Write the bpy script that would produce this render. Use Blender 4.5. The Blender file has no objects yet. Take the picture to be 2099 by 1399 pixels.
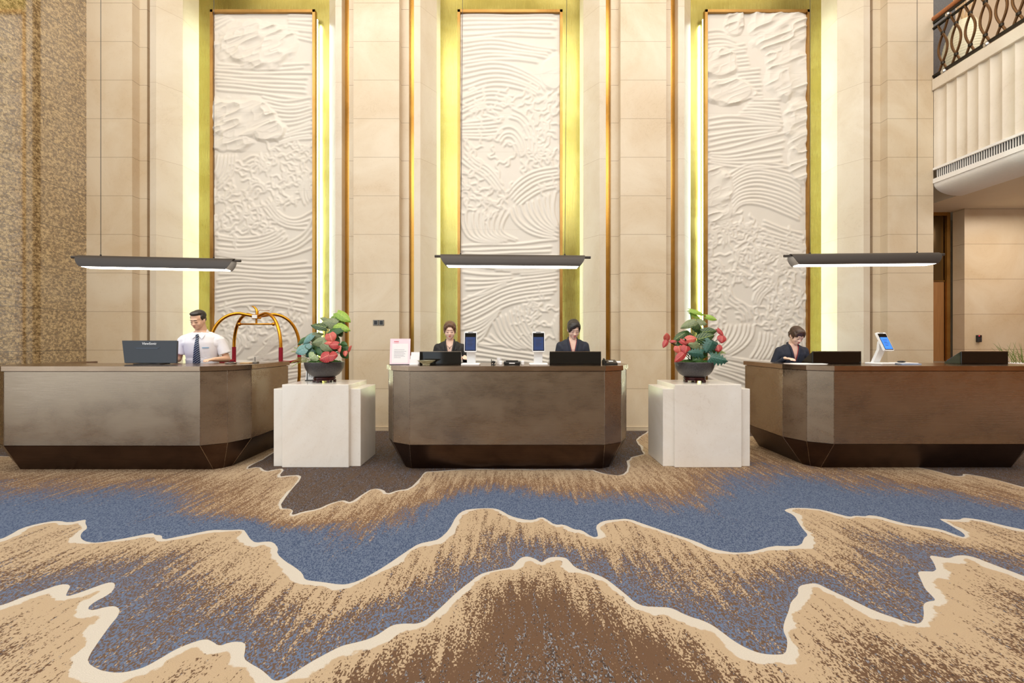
import bpy, math, random
import numpy as np
from mathutils import Vector, Matrix

SC = bpy.context.scene
COL = SC.collection
PI = math.pi

# ------------------------------------------------------------------ camera, world, lights, exposure
F, CX, CY, EYE = 900.0, 1049.5, 699.5, 1.385
cam_d = bpy.data.cameras.new('camera')
cam_d.sensor_width = 36.0
cam_d.lens = 36.0 * F / 2099.0
cam_d.clip_start = 0.05
cam = bpy.data.objects.new('camera', cam_d)
COL.objects.link(cam)
cam.location = (0, 0, EYE)
cam.rotation_euler = (PI / 2, 0, 0)
SC.camera = cam

W = bpy.data.worlds.new('daylight')
SC.world = W
W.use_nodes = True
W.node_tree.nodes['Background'].inputs[0].default_value = (0.88, 0.96, 1.0, 1)
W.node_tree.nodes['Background'].inputs[1].default_value = 1.65

vs = SC.view_settings
vs.view_transform = 'Standard'
vs.look = 'None'
vs.exposure = 0.0
vs.gamma = 1.0
vs.use_curve_mapping = False


def area(name, loc, rot, sx, sy, power, col, spread=PI):
    l = bpy.data.lights.new(name, 'AREA')
    l.shape = 'RECTANGLE'
    l.size, l.size_y = sx, sy
    l.energy = power
    l.color = col
    l.spread = spread
    o = bpy.data.objects.new(name, l)
    COL.objects.link(o)
    o.location = loc
    o.rotation_euler = rot
    return o


WARM = (1.0, 0.88, 0.74)
NEUT = (1.0, 0.955, 0.90)
area('ceiling_lamp', (0, 2.6, 9.3), (math.radians(24), 0, 0), 12.0, 2.6, 640, NEUT)
area('ceiling_lamp', (0, 5.6, 9.35), (math.radians(4), 0, 0), 12.0, 0.9, 130, WARM)
area('ceiling_lamp', (0, -4.0, 8.6), (math.radians(40), 0, 0), 14.0, 4.0, 720, NEUT)
area('balcony_downlight', (8.2, 6.2, 3.55), (0, 0, 0), 1.6, 1.6, 48, WARM)
area('upper_hall_lamp', (8.3, 6.0, 8.6), (0, 0, 0), 2.5, 3.0, 60, WARM)


def lin(r, g, b):
    f = lambda c: (c / 255 / 12.92) if c <= 10 else ((c / 255 + 0.055) / 1.055) ** 2.4
    return (f(r), f(g), f(b), 1.0)


def at(px, py, Y):
    return Vector(((px - CX) * Y / F, Y, EYE - (py - CY) * Y / F))


# ------------------------------------------------------------------ node helpers
class NT:
    def __init__(s, name, rough=0.5, metal=0.0, spec=0.5):
        s.m = bpy.data.materials.new(name)
        s.m.use_nodes = True
        s.t = s.m.node_tree
        s.b = s.t.nodes['Principled BSDF']
        s.b.inputs['Roughness'].default_value = rough
        s.b.inputs['Metallic'].default_value = metal
        s.b.inputs['Specular IOR Level'].default_value = spec

    def n(s, typ, **kw):
        n = s.t.nodes.new(typ)
        for k, v in kw.items():
            setattr(n, k, v)
        return n

    def lk(s, a, b):
        s.t.links.new(a, b)

    def sv(s, sock, v):
        if hasattr(v, 'is_output') or hasattr(v, 'links'):
            s.lk(v, sock)
        else:
            sock.default_value = v

    def math(s, op, a, b=0.0, c=0.0, clamp=False):
        n = s.n('ShaderNodeMath', operation=op, use_clamp=clamp)
        s.sv(n.inputs[0], a)
        s.sv(n.inputs[1], b)
        s.sv(n.inputs[2], c)
        return n.outputs[0]

    def mix(s, f, a, b):
        n = s.n('ShaderNodeMix', data_type='RGBA')
        s.sv(n.inputs[0], f)
        s.sv(n.inputs[6], a)
        s.sv(n.inputs[7], b)
        return n.outputs[2]

    def rng(s, v, a, b, c=0.0, d=1.0):
        n = s.n('ShaderNodeMapRange')
        s.sv(n.inputs[0], v)
        s.sv(n.inputs[1], a)
        s.sv(n.inputs[2], b)
        s.sv(n.inputs[3], c)
        s.sv(n.inputs[4], d)
        return n.outputs[0]

    def pos(s, obj=False):
        if obj:
            return s.n('ShaderNodeTexCoord').outputs['Object']
        return s.n('ShaderNodeNewGeometry').outputs['Position']

    def scale(s, v, sc):
        n = s.n('ShaderNodeVectorMath', operation='MULTIPLY')
        s.lk(v, n.inputs[0])
        n.inputs[1].default_value = sc
        return n.outputs[0]

    def noise(s, vec, scale, detail=2.0, rough=0.5, dist=0.0):
        n = s.n('ShaderNodeTexNoise')
        s.lk(vec, n.inputs['Vector'])
        n.inputs['Scale'].default_value = scale
        n.inputs['Detail'].default_value = detail
        n.inputs['Roughness'].default_value = rough
        n.inputs['Distortion'].default_value = dist
        return n.outputs[0]

    def col(s, c):
        s.sv(s.b.inputs['Base Color'], c)

    def bump(s, h, st, dist=0.01):
        n = s.n('ShaderNodeBump')
        n.inputs['Strength'].default_value = st
        n.inputs['Distance'].default_value = dist
        s.lk(h, n.inputs['Height'])
        s.lk(n.outputs[0], s.b.inputs['Normal'])

    def sep(s, v):
        n = s.n('ShaderNodeSeparateXYZ')
        s.lk(v, n.inputs[0])
        return n.outputs


def plain(name, rgb, rough=0.5, metal=0.0, var=0.06, vs_=30.0, emit=None, es=1.0, alpha=None, coat=0.0):
    k = NT(name, rough, metal)
    c = lin(*rgb)
    if var > 0:
        n = k.noise(k.pos(True), vs_, 3)
        d = tuple(x * (1 - var * 2) for x in c[:3]) + (1,)
        e = tuple(min(1, x * (1 + var * 2)) for x in c[:3]) + (1,)
        k.col(k.mix(n, d, e))
    else:
        k.col(c)
    if emit:
        k.b.inputs['Emission Color'].default_value = lin(*emit)
        k.b.inputs['Emission Strength'].default_value = es
    if coat:
        k.b.inputs['Coat Weight'].default_value = coat
    return k.m


def stone(name, base, vein, rough=0.32, joint=0.6, z0=0.051, jw=0.004, dark=(120, 92, 62), big=1.0, xj=None):
    k = NT(name, rough)
    p = k.pos()
    a = k.noise(p, 0.9 * big, 6, 0.62, 0.8)
    c = k.mix(k.rng(a, 0.35, 0.68), lin(*base), lin(*vein))
    b = k.noise(p, 2.2 * big, 8, 0.65, 2.0)
    veins = k.rng(k.math('ABSOLUTE', k.math('SUBTRACT', b, 0.5)), 0.0, 0.012, 1.0, 0.0)
    c = k.mix(k.math('MULTIPLY', veins, k.rng(a, 0.45, 0.7, 0.0, 0.4)), c, lin(vein[0] - 35, vein[1] - 40, vein[2] - 42))
    fl = k.noise(p, 45, 3, 0.6)
    c = k.mix(k.rng(fl, 0.62, 0.75, 0, 0.35), c, lin(vein[0] - 22, vein[1] - 25, vein[2] - 28))
    if joint:
        z = k.sep(p)[2]
        m = k.math('FRACT', k.math('DIVIDE', k.math('SUBTRACT', z, z0 - joint), joint))
        d = k.math('MULTIPLY', k.math('MINIMUM', m, k.math('SUBTRACT', 1.0, m)), joint)
        j = k.rng(d, jw * 0.5, jw, 1.0, 0.0)
        # every course is cut from its own slab
        idx = k.math('FLOOR', k.math('DIVIDE', k.math('SUBTRACT', z, z0 - joint), joint))
        w = k.n('ShaderNodeTexWhiteNoise', noise_dimensions='1D')
        k.lk(idx, w.inputs['W'])
        c = k.mix(k.math('MULTIPLY', w.outputs[0], 0.16), c, lin(vein[0] - 8, vein[1] - 10, vein[2] - 14))
        c = k.mix(k.math('MULTIPLY', j, 0.75), c, lin(*dark))
    k.col(c)
    k.bump(fl, 0.03)
    return k.m


def brushed(name, a, b, rough=0.3, axis='x', sc=3.0, patch=1.0, metal=1.0):
    k = NT(name, rough, metal)
    p = k.pos()
    s1 = {'x': (2, 40, 160), 'z': (160, 160, 2)}[axis]
    st = k.noise(k.scale(p, s1), 2.0, 3, 0.6)
    bl = k.noise(k.scale(p, (1, 1, 1.6)), sc, 4, 0.55, 0.4)
    c = k.mix(k.rng(bl, 0.3, 0.7), lin(*a), lin(*b))
    c = k.mix(k.math('MULTIPLY', k.rng(st, 0.35, 0.65), 0.18), c, lin(max(a[0] - 30, 0), max(a[1] - 30, 0), max(a[2] - 30, 0)))
    k.col(c)
    k.sv(k.b.inputs['Roughness'], k.math('ADD', k.rng(st, 0.3, 0.7, rough - 0.05, rough + 0.06), k.rng(bl, 0.3, 0.7, -0.04 * patch, 0.06 * patch)))
    return k.m


# ------------------------------------------------------------------ mesh helpers
class MB:
    def __init__(s):
        s.v, s.f = [], []

    def add(s, vs_, fs):
        o = len(s.v)
        s.v += [tuple(v) for v in vs_]
        s.f += [tuple(i + o for i in f) for f in fs]
        return s

    def box(s, c, d, bev=0.0, M=None):
        x, y, z = d[0] / 2, d[1] / 2, d[2] / 2
        if bev <= 0:
            vs_ = [(sx * x, sy * y, sz * z) for sz in (-1, 1) for sx, sy in ((-1, -1), (1, -1), (1, 1), (-1, 1))]
            fs = [(0, 3, 2, 1), (4, 5, 6, 7), (0, 1, 5, 4), (1, 2, 6, 5), (2, 3, 7, 6), (3, 0, 4, 7)]
        else:
            b = min(bev, x * .49, y * .49, z * .49)
            prof = [(-z, b), (-z + b, 0), (z - b, 0), (z, b)]
            vs_, fs = [], []
            for zz, i in prof:
                X, Y = x - i, y - i
                r = b if i == 0 else b * .5
                vs_ += [(-X + r, -Y, zz), (X - r, -Y, zz), (X, -Y + r, zz), (X, Y - r, zz), (X - r, Y, zz), (-X + r, Y, zz), (-X, Y - r, zz), (-X, -Y + r, zz)]
            for k in range(3):
                for i in range(8):
                    j = (i + 1) % 8
                    fs.append((k * 8 + i, k * 8 + j, k * 8 + 8 + j, k * 8 + 8 + i))
            fs.append(tuple(range(7, -1, -1)))
            fs.append(tuple(range(24, 32)))
        M = M or Matrix.Identity(3)
        c = Vector(c)
        return s.add([M @ Vector(v) + c for v in vs_], fs)

    def prism(s, poly, z0, z1, poly1=None):
        poly1 = poly1 or poly
        n = len(poly)
        a = sum(poly[i][0] * poly[(i + 1) % n][1] - poly[(i + 1) % n][0] * poly[i][1] for i in range(n))
        vs_ = [(p[0], p[1], z0) for p in poly] + [(p[0], p[1], z1) for p in poly1]
        fs = [tuple(range(n - 1, -1, -1)), tuple(range(n, 2 * n))] + [(i, (i + 1) % n, n + (i + 1) % n, n + i) for i in range(n)]
        if a < 0:
            fs = [tuple(reversed(f)) for f in fs]
        return s.add(vs_, fs)

    def extrude_x(s, prof, x0, x1, prof1=None):
        """closed profile of (y, z) swept from x0 to x1"""
        n = len(prof)
        prof1 = prof1 or prof
        vs_ = [(x0, p[0], p[1]) for p in prof] + [(x1, p[0], p[1]) for p in prof1]
        a = sum(prof[i][0] * prof[(i + 1) % n][1] - prof[(i + 1) % n][0] * prof[i][1] for i in range(n))
        fs = [tuple(range(n - 1, -1, -1)), tuple(range(n, 2 * n))] + [(i, (i + 1) % n, n + (i + 1) % n, n + i) for i in range(n)]
        if a < 0:
            fs = [tuple(reversed(f)) for f in fs]
        return s.add(vs_, fs)

    def tube(s, pts, r, seg=10, caps=True):
        pts = [Vector(p) for p in pts]
        rs = r if isinstance(r, (list, tuple)) else [r] * len(pts)
        vs_, fs = [], []
        up = None
        for i, p in enumerate(pts):
            t = (pts[min(i + 1, len(pts) - 1)] - pts[max(i - 1, 0)])
            t = t.normalized() if t.length > 1e-9 else Vector((0, 0, 1))
            if up is None:
                up = t.orthogonal().normalized()
            up = (up - t * up.dot(t))
            up = up.normalized() if up.length > 1e-6 else t.orthogonal().normalized()
            bi = t.cross(up)
            for k in range(seg):
                a = 2 * PI * k / seg
                vs_.append(p + (up * math.cos(a) + bi * math.sin(a)) * rs[i])
        for i in range(len(pts) - 1):
            for k in range(seg):
                j = (k + 1) % seg
                fs.append((i * seg + k, i * seg + j, (i + 1) * seg + j, (i + 1) * seg + k))
        if caps:
            fs.append(tuple(range(seg - 1, -1, -1)))
            fs.append(tuple(range((len(pts) - 1) * seg, len(pts) * seg)))
        return s.add(vs_, fs)

    def lathe(s, prof, c=(0, 0, 0), seg=32, sy=1.0):
        vs_, fs = [], []
        n = len(prof)
        for r, z in prof:
            for k in range(seg):
                a = 2 * PI * k / seg
                vs_.append((c[0] + max(r, 1e-4) * math.cos(a), c[1] + sy * max(r, 1e-4) * math.sin(a), c[2] + z))
        for i in range(n - 1):
            for k in range(seg):
                j = (k + 1) % seg
                fs.append((i * seg + k, i * seg + j, (i + 1) * seg + j, (i + 1) * seg + k))
        fs.append(tuple(range(seg - 1, -1, -1)))
        fs.append(tuple(range((n - 1) * seg, n * seg)))
        return s.add(vs_, fs)

    def ell(s, c, r, M=None, seg=20, rings=12):
        M = M or Matrix.Identity(3)
        c = Vector(c)
        if not isinstance(r, (tuple, list)):
            r = (r, r, r)
        vs_, fs = [c + M @ Vector((0, 0, -r[2]))], []
        for i in range(1, rings):
            ph = -PI / 2 + PI * i / rings
            for k in range(seg):
                a = 2 * PI * k / seg
                vs_.append(c + M @ Vector((r[0] * math.cos(ph) * math.cos(a), r[1] * math.cos(ph) * math.sin(a), r[2] * math.sin(ph))))
        vs_.append(c + M @ Vector((0, 0, r[2])))
        top = len(vs_) - 1
        for k in range(seg):
            j = (k + 1) % seg
            fs.append((0, 1 + j, 1 + k))
            for i in range(rings - 2):
                a, b = 1 + i * seg, 1 + (i + 1) * seg
                fs.append((a + k, a + j, b + j, b + k))
            fs.append((top, 1 + (rings - 2) * seg + k, 1 + (rings - 2) * seg + j))
        return s.add(vs_, fs)

    def cap(s, a, b, ra, rb, seg=14):
        """tapered capsule"""
        a, b = Vector(a), Vector(b)
        d = (b - a)
        L = d.length
        d = d / L if L > 1e-9 else Vector((0, 0, 1))
        pts, rs = [], []
        for i in range(5):
            t = PI / 2 * i / 4
            pts.append(a - d * ra * math.cos(t))
            rs.append(max(ra * math.sin(t), 1e-4))
        for i in range(5):
            t = PI / 2 * i / 4
            pts.append(b + d * rb * math.sin(t))
            rs.append(max(rb * math.cos(t), 1e-4))
        return s.tube(pts, rs, seg)

    def loft(s, rings, seg=40, cut=None, caps=True):
        """rings: (z, rx, ry, cy)"""
        vs_, fs = [], []
        for z, rx, ry, cy in rings:
            for k in range(seg):
                a = 2 * PI * k / seg
                ca, sa = math.cos(a), math.sin(a)
                e = 0.85
                vs_.append((rx * math.copysign(abs(ca) ** e, ca), cy + ry * math.copysign(abs(sa) ** e, sa), z))
        for i in range(len(rings) - 1):
            for k in range(seg):
                j = (k + 1) % seg
                q = (i * seg + k, i * seg + j, (i + 1) * seg + j, (i + 1) * seg + k)
                if cut:
                    c = sum((Vector(vs_[t]) for t in q), Vector()) / 4
                    if cut(c):
                        continue
                fs.append(q)
        if caps:
            fs.append(tuple(range(seg - 1, -1, -1)))
            fs.append(tuple(range((len(rings) - 1) * seg, len(rings) * seg)))
        return s.add(vs_, fs)

    def build(s, name, mat, parent=None, smooth=False, loc=None, mats=None):
        me = bpy.data.meshes.new(name)
        me.from_pydata(s.v, [], s.f)
        me.update()
        if smooth:
            me.polygons.foreach_set('use_smooth', [True] * len(me.polygons))
            if smooth != 'all':
                me.set_sharp_from_angle(angle=math.radians(38))
        me.materials.append(mat)
        o = bpy.data.objects.new(name, me)
        COL.objects.link(o)
        if parent:
            o.parent = parent
        if loc is not None:
            o.location = loc
        return o


def tag(o, label, cat, group=None, kind=None):
    o['label'] = label
    o['category'] = cat
    if group:
        o['group'] = group
    if kind:
        o['kind'] = kind
    return o


def thing(name, label, cat, loc=(0, 0, 0), rz=0.0, group=None):
    o = bpy.data.objects.new(name, None)
    o.empty_display_size = 0.1
    COL.objects.link(o)
    o.location = loc
    o.rotation_euler = (0, 0, rz)
    return tag(o, label, cat, group)


def struct(o):
    o['kind'] = 'structure'
    return o


def lettering(name, text, size, mat, parent, loc, rot, depth=0.0006, align='CENTER'):
    cu = bpy.data.curves.new(name, 'FONT')
    cu.body = text
    cu.size = size
    cu.extrude = depth
    cu.align_x = align
    cu.align_y = 'CENTER'
    t = bpy.data.objects.new(name, cu)
    COL.objects.link(t)
    dg = bpy.context.evaluated_depsgraph_get()
    me = bpy.data.meshes.new_from_object(t.evaluated_get(dg))
    bpy.data.objects.remove(t)
    me.materials.clear()
    me.materials.append(mat)
    o = bpy.data.objects.new(name, me)
    COL.objects.link(o)
    o.parent = parent
    o.location = loc
    o.rotation_euler = rot
    return o


def vnoise(x, y, seed=0):
    """smooth value noise on numpy arrays, 0..1"""
    rs = np.random.RandomState(seed)
    T = rs.rand(256, 256)
    xi, yi = np.floor(x).astype(int), np.floor(y).astype(int)
    fx, fy = x - xi, y - yi
    fx, fy = fx * fx * fx * (fx * (fx * 6 - 15) + 10), fy * fy * fy * (fy * (fy * 6 - 15) + 10)
    g = lambda a, b: T[a % 256, b % 256]
    return (g(xi, yi) * (1 - fx) + g(xi + 1, yi) * fx) * (1 - fy) + (g(xi, yi + 1) * (1 - fx) + g(xi + 1, yi + 1) * fx) * fy


# ------------------------------------------------------------------ materials
M = {}
M['stone'] = stone('cream_marble', (218, 203, 178), (204, 182, 150))
M['stone_plain'] = stone('cream_marble_slab', (218, 207, 188), (206, 190, 165), joint=1.2, z0=0.66, jw=0.003, dark=(165, 140, 110))
M['stone_pale'] = stone('pale_marble', (234, 229, 222), (222, 212, 200), joint=0, rough=0.16)
M['stone_flute'] = stone('fluted_cream_stone', (228, 217, 200), (214, 200, 180), joint=0, rough=0.4)
M['bronze'] = brushed('brushed_bronze', (156, 138, 120), (170, 152, 132), 0.28)
M['bronze_dark'] = brushed('dark_bronze_plinth', (78, 62, 54), (98, 78, 66), 0.34)
M['bronze_edge'] = brushed('pale_bronze_edge', (150, 135, 120), (175, 160, 145), 0.25)
M['brass'] = brushed('brushed_brass_sheet', (166, 155, 84), (180, 170, 104), 0.26, 'z', 0.8)
M['brass_frame'] = brushed('brass_frame', (170, 128, 70), (190, 150, 88), 0.32, 'z', 2.0)
M['brass_strip'] = brushed('antique_brass_strip', (176, 130, 62), (200, 150, 74), 0.22, 'z', 0.9)
M['plaster'] = plain('white_paint', (238, 234, 228), 0.6, var=0.02)
M['soffit'] = plain('cream_paint', (226, 212, 186), 0.7, var=0.02, vs_=4)
M['wood'] = NT('oak_veneer', 0.45).m
def wood_mat(name, a, b, rough=0.45):
    k = NT(name, rough)
    g = k.noise(k.scale(k.pos(), (60, 60, 1.6)), 1.5, 5, 0.6, 0.6)
    k.col(k.mix(k.rng(g, 0.3, 0.7), lin(*a), lin(*b)))
    return k.m


M['wood'] = wood_mat('oak_veneer', (140, 96, 54), (166, 118, 70))
M['wood_wall'] = wood_mat('warm_wood_wall', (170, 112, 62), (190, 132, 78))
M['bronze_glass'] = plain('smoked_bronze_panel', (96, 74, 42), 0.2, 0.6, 0.05, 4)
M['black'] = plain('black_plastic', (24, 24, 26), 0.35, var=0.05)
M['gloss_black'] = plain('gloss_black', (8, 8, 9), 0.06, var=0.0)
M['white_pl'] = plain('white_plastic', (236, 236, 236), 0.35, var=0.01)
M['granite'] = plain('grey_granite', (92, 96, 100), 0.4, 0, 0.25, 60)

# ------------------------------------------------------------------ carpet
R1 = [(562, 927), (540, 940), (499, 962), (531, 955), (545.6, 966), (560, 962), (585, 959), (570.6, 976.7), (590, 974), (618.7, 973), (614, 985), (606, 993),
      (590, 1012), (570.6, 1041), (602.7, 1042.6), (595.6, 1057), (620, 1048), (652.6, 1042.6), (674, 1032), (699, 1025), (708, 1025), (718, 1030), (742, 1013), (764, 1000),
      (787, 1003), (793, 1012), (815, 1004), (839, 1001.6), (858, 983), (876.5, 961), (1213.5, 961), (1225, 966), (1242, 971), (1274, 975),
      (1288, 961), (1283, 939), (1320, 930)]
R1b = [(1903, 961), (1942, 971), (1955, 975), (1975, 975), (1972, 969), (2030, 979), (2099, 998)]
R2 = [(0, 1105), (20, 1096), (43, 1082), (80, 1072), (118, 1066), (143, 1071), (178, 1063), (174, 1070), (180, 1082), (168, 1090), (164, 1100), (172, 1108), (190, 1112), (214, 1110),
      (265, 1101), (314, 1091), (317, 1096), (332, 1096), (333, 1106), (365, 1099), (399, 1092.6), (435, 1085), (470, 1086), (499, 1084), (505, 1092), (513.6, 1105), (524, 1112),
      (545, 1109), (560, 1110), (571, 1123), (567, 1133.6), (585, 1150), (605, 1162), (620.5, 1174.6), (624, 1187), (640, 1190), (660, 1192), (700, 1198), (720, 1195), (746, 1185),
      (785.6, 1162), (812, 1144), (835.5, 1128), (857, 1114), (880, 1109), (899.7, 1105), (921, 1085), (935, 1057), (949.6, 1045.5), (970, 1042), (992, 1041), (1010, 1041), (1024.5, 1044),
      (1046, 1057), (1068, 1063), (1092, 1066), (1110, 1058), (1124, 1066), (1137, 1075), (1156.5, 1074), (1178, 1085), (1192, 1085), (1213.5, 1100), (1226, 1100),
      (1225, 1092), (1221, 1078), (1230, 1070), (1242, 1066), (1265, 1064), (1288, 1062), (1324, 1075), (1360, 1087), (1400, 1100), (1430, 1110), (1457, 1123), (1480, 1128), (1507, 1132.5),
      (1543, 1130), (1585, 1117.5), (1615, 1119), (1642.5, 1117.5), (1648, 1101.5), (1657, 1096), (1645, 1083), (1637, 1071), (1628, 1055), (1606, 1046), (1614, 1042), (1628, 1040),
      (1660, 1041), (1685, 1044), (1715, 1052), (1742, 1059), (1752, 1056), (1776, 1058), (1778, 1055), (1800, 1057), (1830, 1066), (1864, 1075), (1900, 1079), (1928, 1084), (1950, 1092), (1971, 1100), (1979.5, 1100),
      (1975, 1092), (1955, 1080), (1938, 1070), (1922, 1062), (1945, 1064), (1967, 1065), (1974, 1060), (2000, 1063), (2024, 1067.6), (2060, 1077), (2099, 1085)]
R3 = [(0, 1240.6), (20, 1234), (46, 1223), (85, 1210), (125, 1196), (146, 1198), (138, 1212), (134, 1223), (160, 1215), (193, 1203), (212, 1196), (228, 1192), (237, 1196), (232, 1210), (217.5, 1221), (195, 1232),
      (178, 1246), (189, 1251), (212, 1244), (235, 1240.6), (246, 1248), (242, 1262), (228, 1278), (212, 1300), (198, 1320), (185, 1339), (178, 1356.5), (200, 1371), (225, 1377), (250, 1378), (275, 1373), (296, 1367), (330, 1348),
      (357, 1331.5), (388, 1318), (421, 1308), (436, 1314), (449, 1324), (474, 1314), (503, 1315.5), (503, 1330), (499, 1349), (515, 1360), (535, 1371), (548, 1382), (560, 1394), (572, 1394), (585, 1390), (612, 1372),
      (642, 1353), (670, 1338), (700, 1322.6), (725, 1317), (753.5, 1310), (775, 1300), (796, 1285), (806, 1280), (818, 1278), (835, 1277), (853, 1278), (866, 1274), (878, 1267), (905, 1243), (932, 1217), (950, 1202), (967.5, 1189),
      (978, 1180), (992, 1173), (1020, 1167), (1049.5, 1162), (1058, 1152), (1067, 1142.5), (1076, 1140), (1085, 1140), (1100, 1146), (1110, 1153), (1118, 1146), (1128, 1141), (1145, 1140.5), (1160, 1142.5), (1168, 1150),
      (1178, 1162), (1198, 1170), (1217, 1174.6), (1240, 1184), (1256, 1196), (1280, 1215), (1303, 1235), (1320.5, 1242), (1345, 1243), (1370.5, 1244), (1385, 1249), (1400, 1257), (1420, 1265), (1436, 1269), (1460, 1280), (1482, 1296), (1500, 1310),
      (1521, 1323), (1545, 1334), (1568, 1340), (1590, 1341), (1610, 1340), (1614, 1321), (1613, 1307), (1605, 1292), (1607, 1275), (1617.5, 1249.5), (1620, 1234), (1637, 1217), (1635, 1208), (1639, 1199.6), (1655, 1196), (1673, 1194),
      (1695, 1205), (1717, 1215.6), (1755, 1233), (1792, 1251), (1835, 1266), (1871, 1278), (1884, 1277), (1892, 1271), (1894, 1256), (1892, 1242), (1896, 1234), (1908, 1231), (1919, 1230), (1908, 1218), (1896, 1206.7), (1887, 1186),
      (1880, 1171), (1892, 1170), (1921, 1171), (1914, 1152), (1903, 1137), (1924, 1140), (1946, 1144), (1958, 1138), (1978, 1137), (2000, 1142), (2030, 1154), (2099, 1180)]


def smooth_line(P, n=2):
    P = np.array(P, float)
    for _ in range(n):
        Q = [P[0]]
        for a, b in zip(P[:-1], P[1:]):
            Q += [a * .75 + b * .25, a * .25 + b * .75]
        Q.append(P[-1])
        P = np.array(Q)
    return P


def ground(P):
    P = np.array(P, float)
    Y = F * EYE / (P[:, 1] - CY)
    return np.stack([(P[:, 0] - CX) * Y / F, Y], 1)


def jag(P, seed):
    rs = np.random.RandomState(seed)
    out = [P[0]]
    for a, b in zip(P[:-1], P[1:]):
        L = np.hypot(*(b - a))
        k = max(1, int(L / 0.09))
        for i in range(1, k + 1):
            q = a + (b - a) * i / k
            if i < k:
                q = q + rs.randn(2) * 0.007
            out.append(q)
    return np.array(out)


g1 = np.vstack([[(-14, 5.7), (-5.9, 5.3), (-3.5, 5.25), (-2.95, 5.9)], smooth_line(ground(R1), 1), [(1.75, 6.2), (2.1, 6.8), (3.6, 6.4), (4.2, 5.3)], smooth_line(ground(R1b), 1), [(6.5, 3.9), (14, 3.6)]])
g2 = np.vstack([[(-14, 3.6), (-5.5, 3.3), (-4.2, 3.2)], smooth_line(ground(R2), 1), [(4.3, 3.0), (5.5, 2.8), (14, 2.9)]])
g3 = np.vstack([[(-14, 1.9), (-4.5, 2.25), (-3.2, 2.22)], smooth_line(ground(R3), 1), [(3.2, 2.45), (4.6, 2.3), (14, 2.0)]])


def sdist(PX, PY, L):
    L = jag(L, 3)
    d = np.full(PX.shape, 1e9)
    for a, b in zip(L[:-1], L[1:]):
        ab = b - a
        t = np.clip(((PX - a[0]) * ab[0] + (PY - a[1]) * ab[1]) / (ab @ ab + 1e-12), 0, 1)
        dx, dy = PX - a[0] - t * ab[0], PY - a[1] - t * ab[1]
        d = np.minimum(d, dx * dx + dy * dy)
    C = np.vstack([L, [(14, -30), (-14, -30)]])
    ins = np.zeros(PX.shape, bool)
    for a, b in zip(C, np.roll(C, -1, 0)):
        c = (a[1] > PY) != (b[1] > PY)
        if not c.any():
            continue
        xx = a[0] + (PY - a[1]) / (b[1] - a[1] + 1e-12) * (b[0] - a[0])
        ins ^= c & (PX < xx)
    return np.where(ins, 1, -1) * np.sqrt(d)


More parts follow.
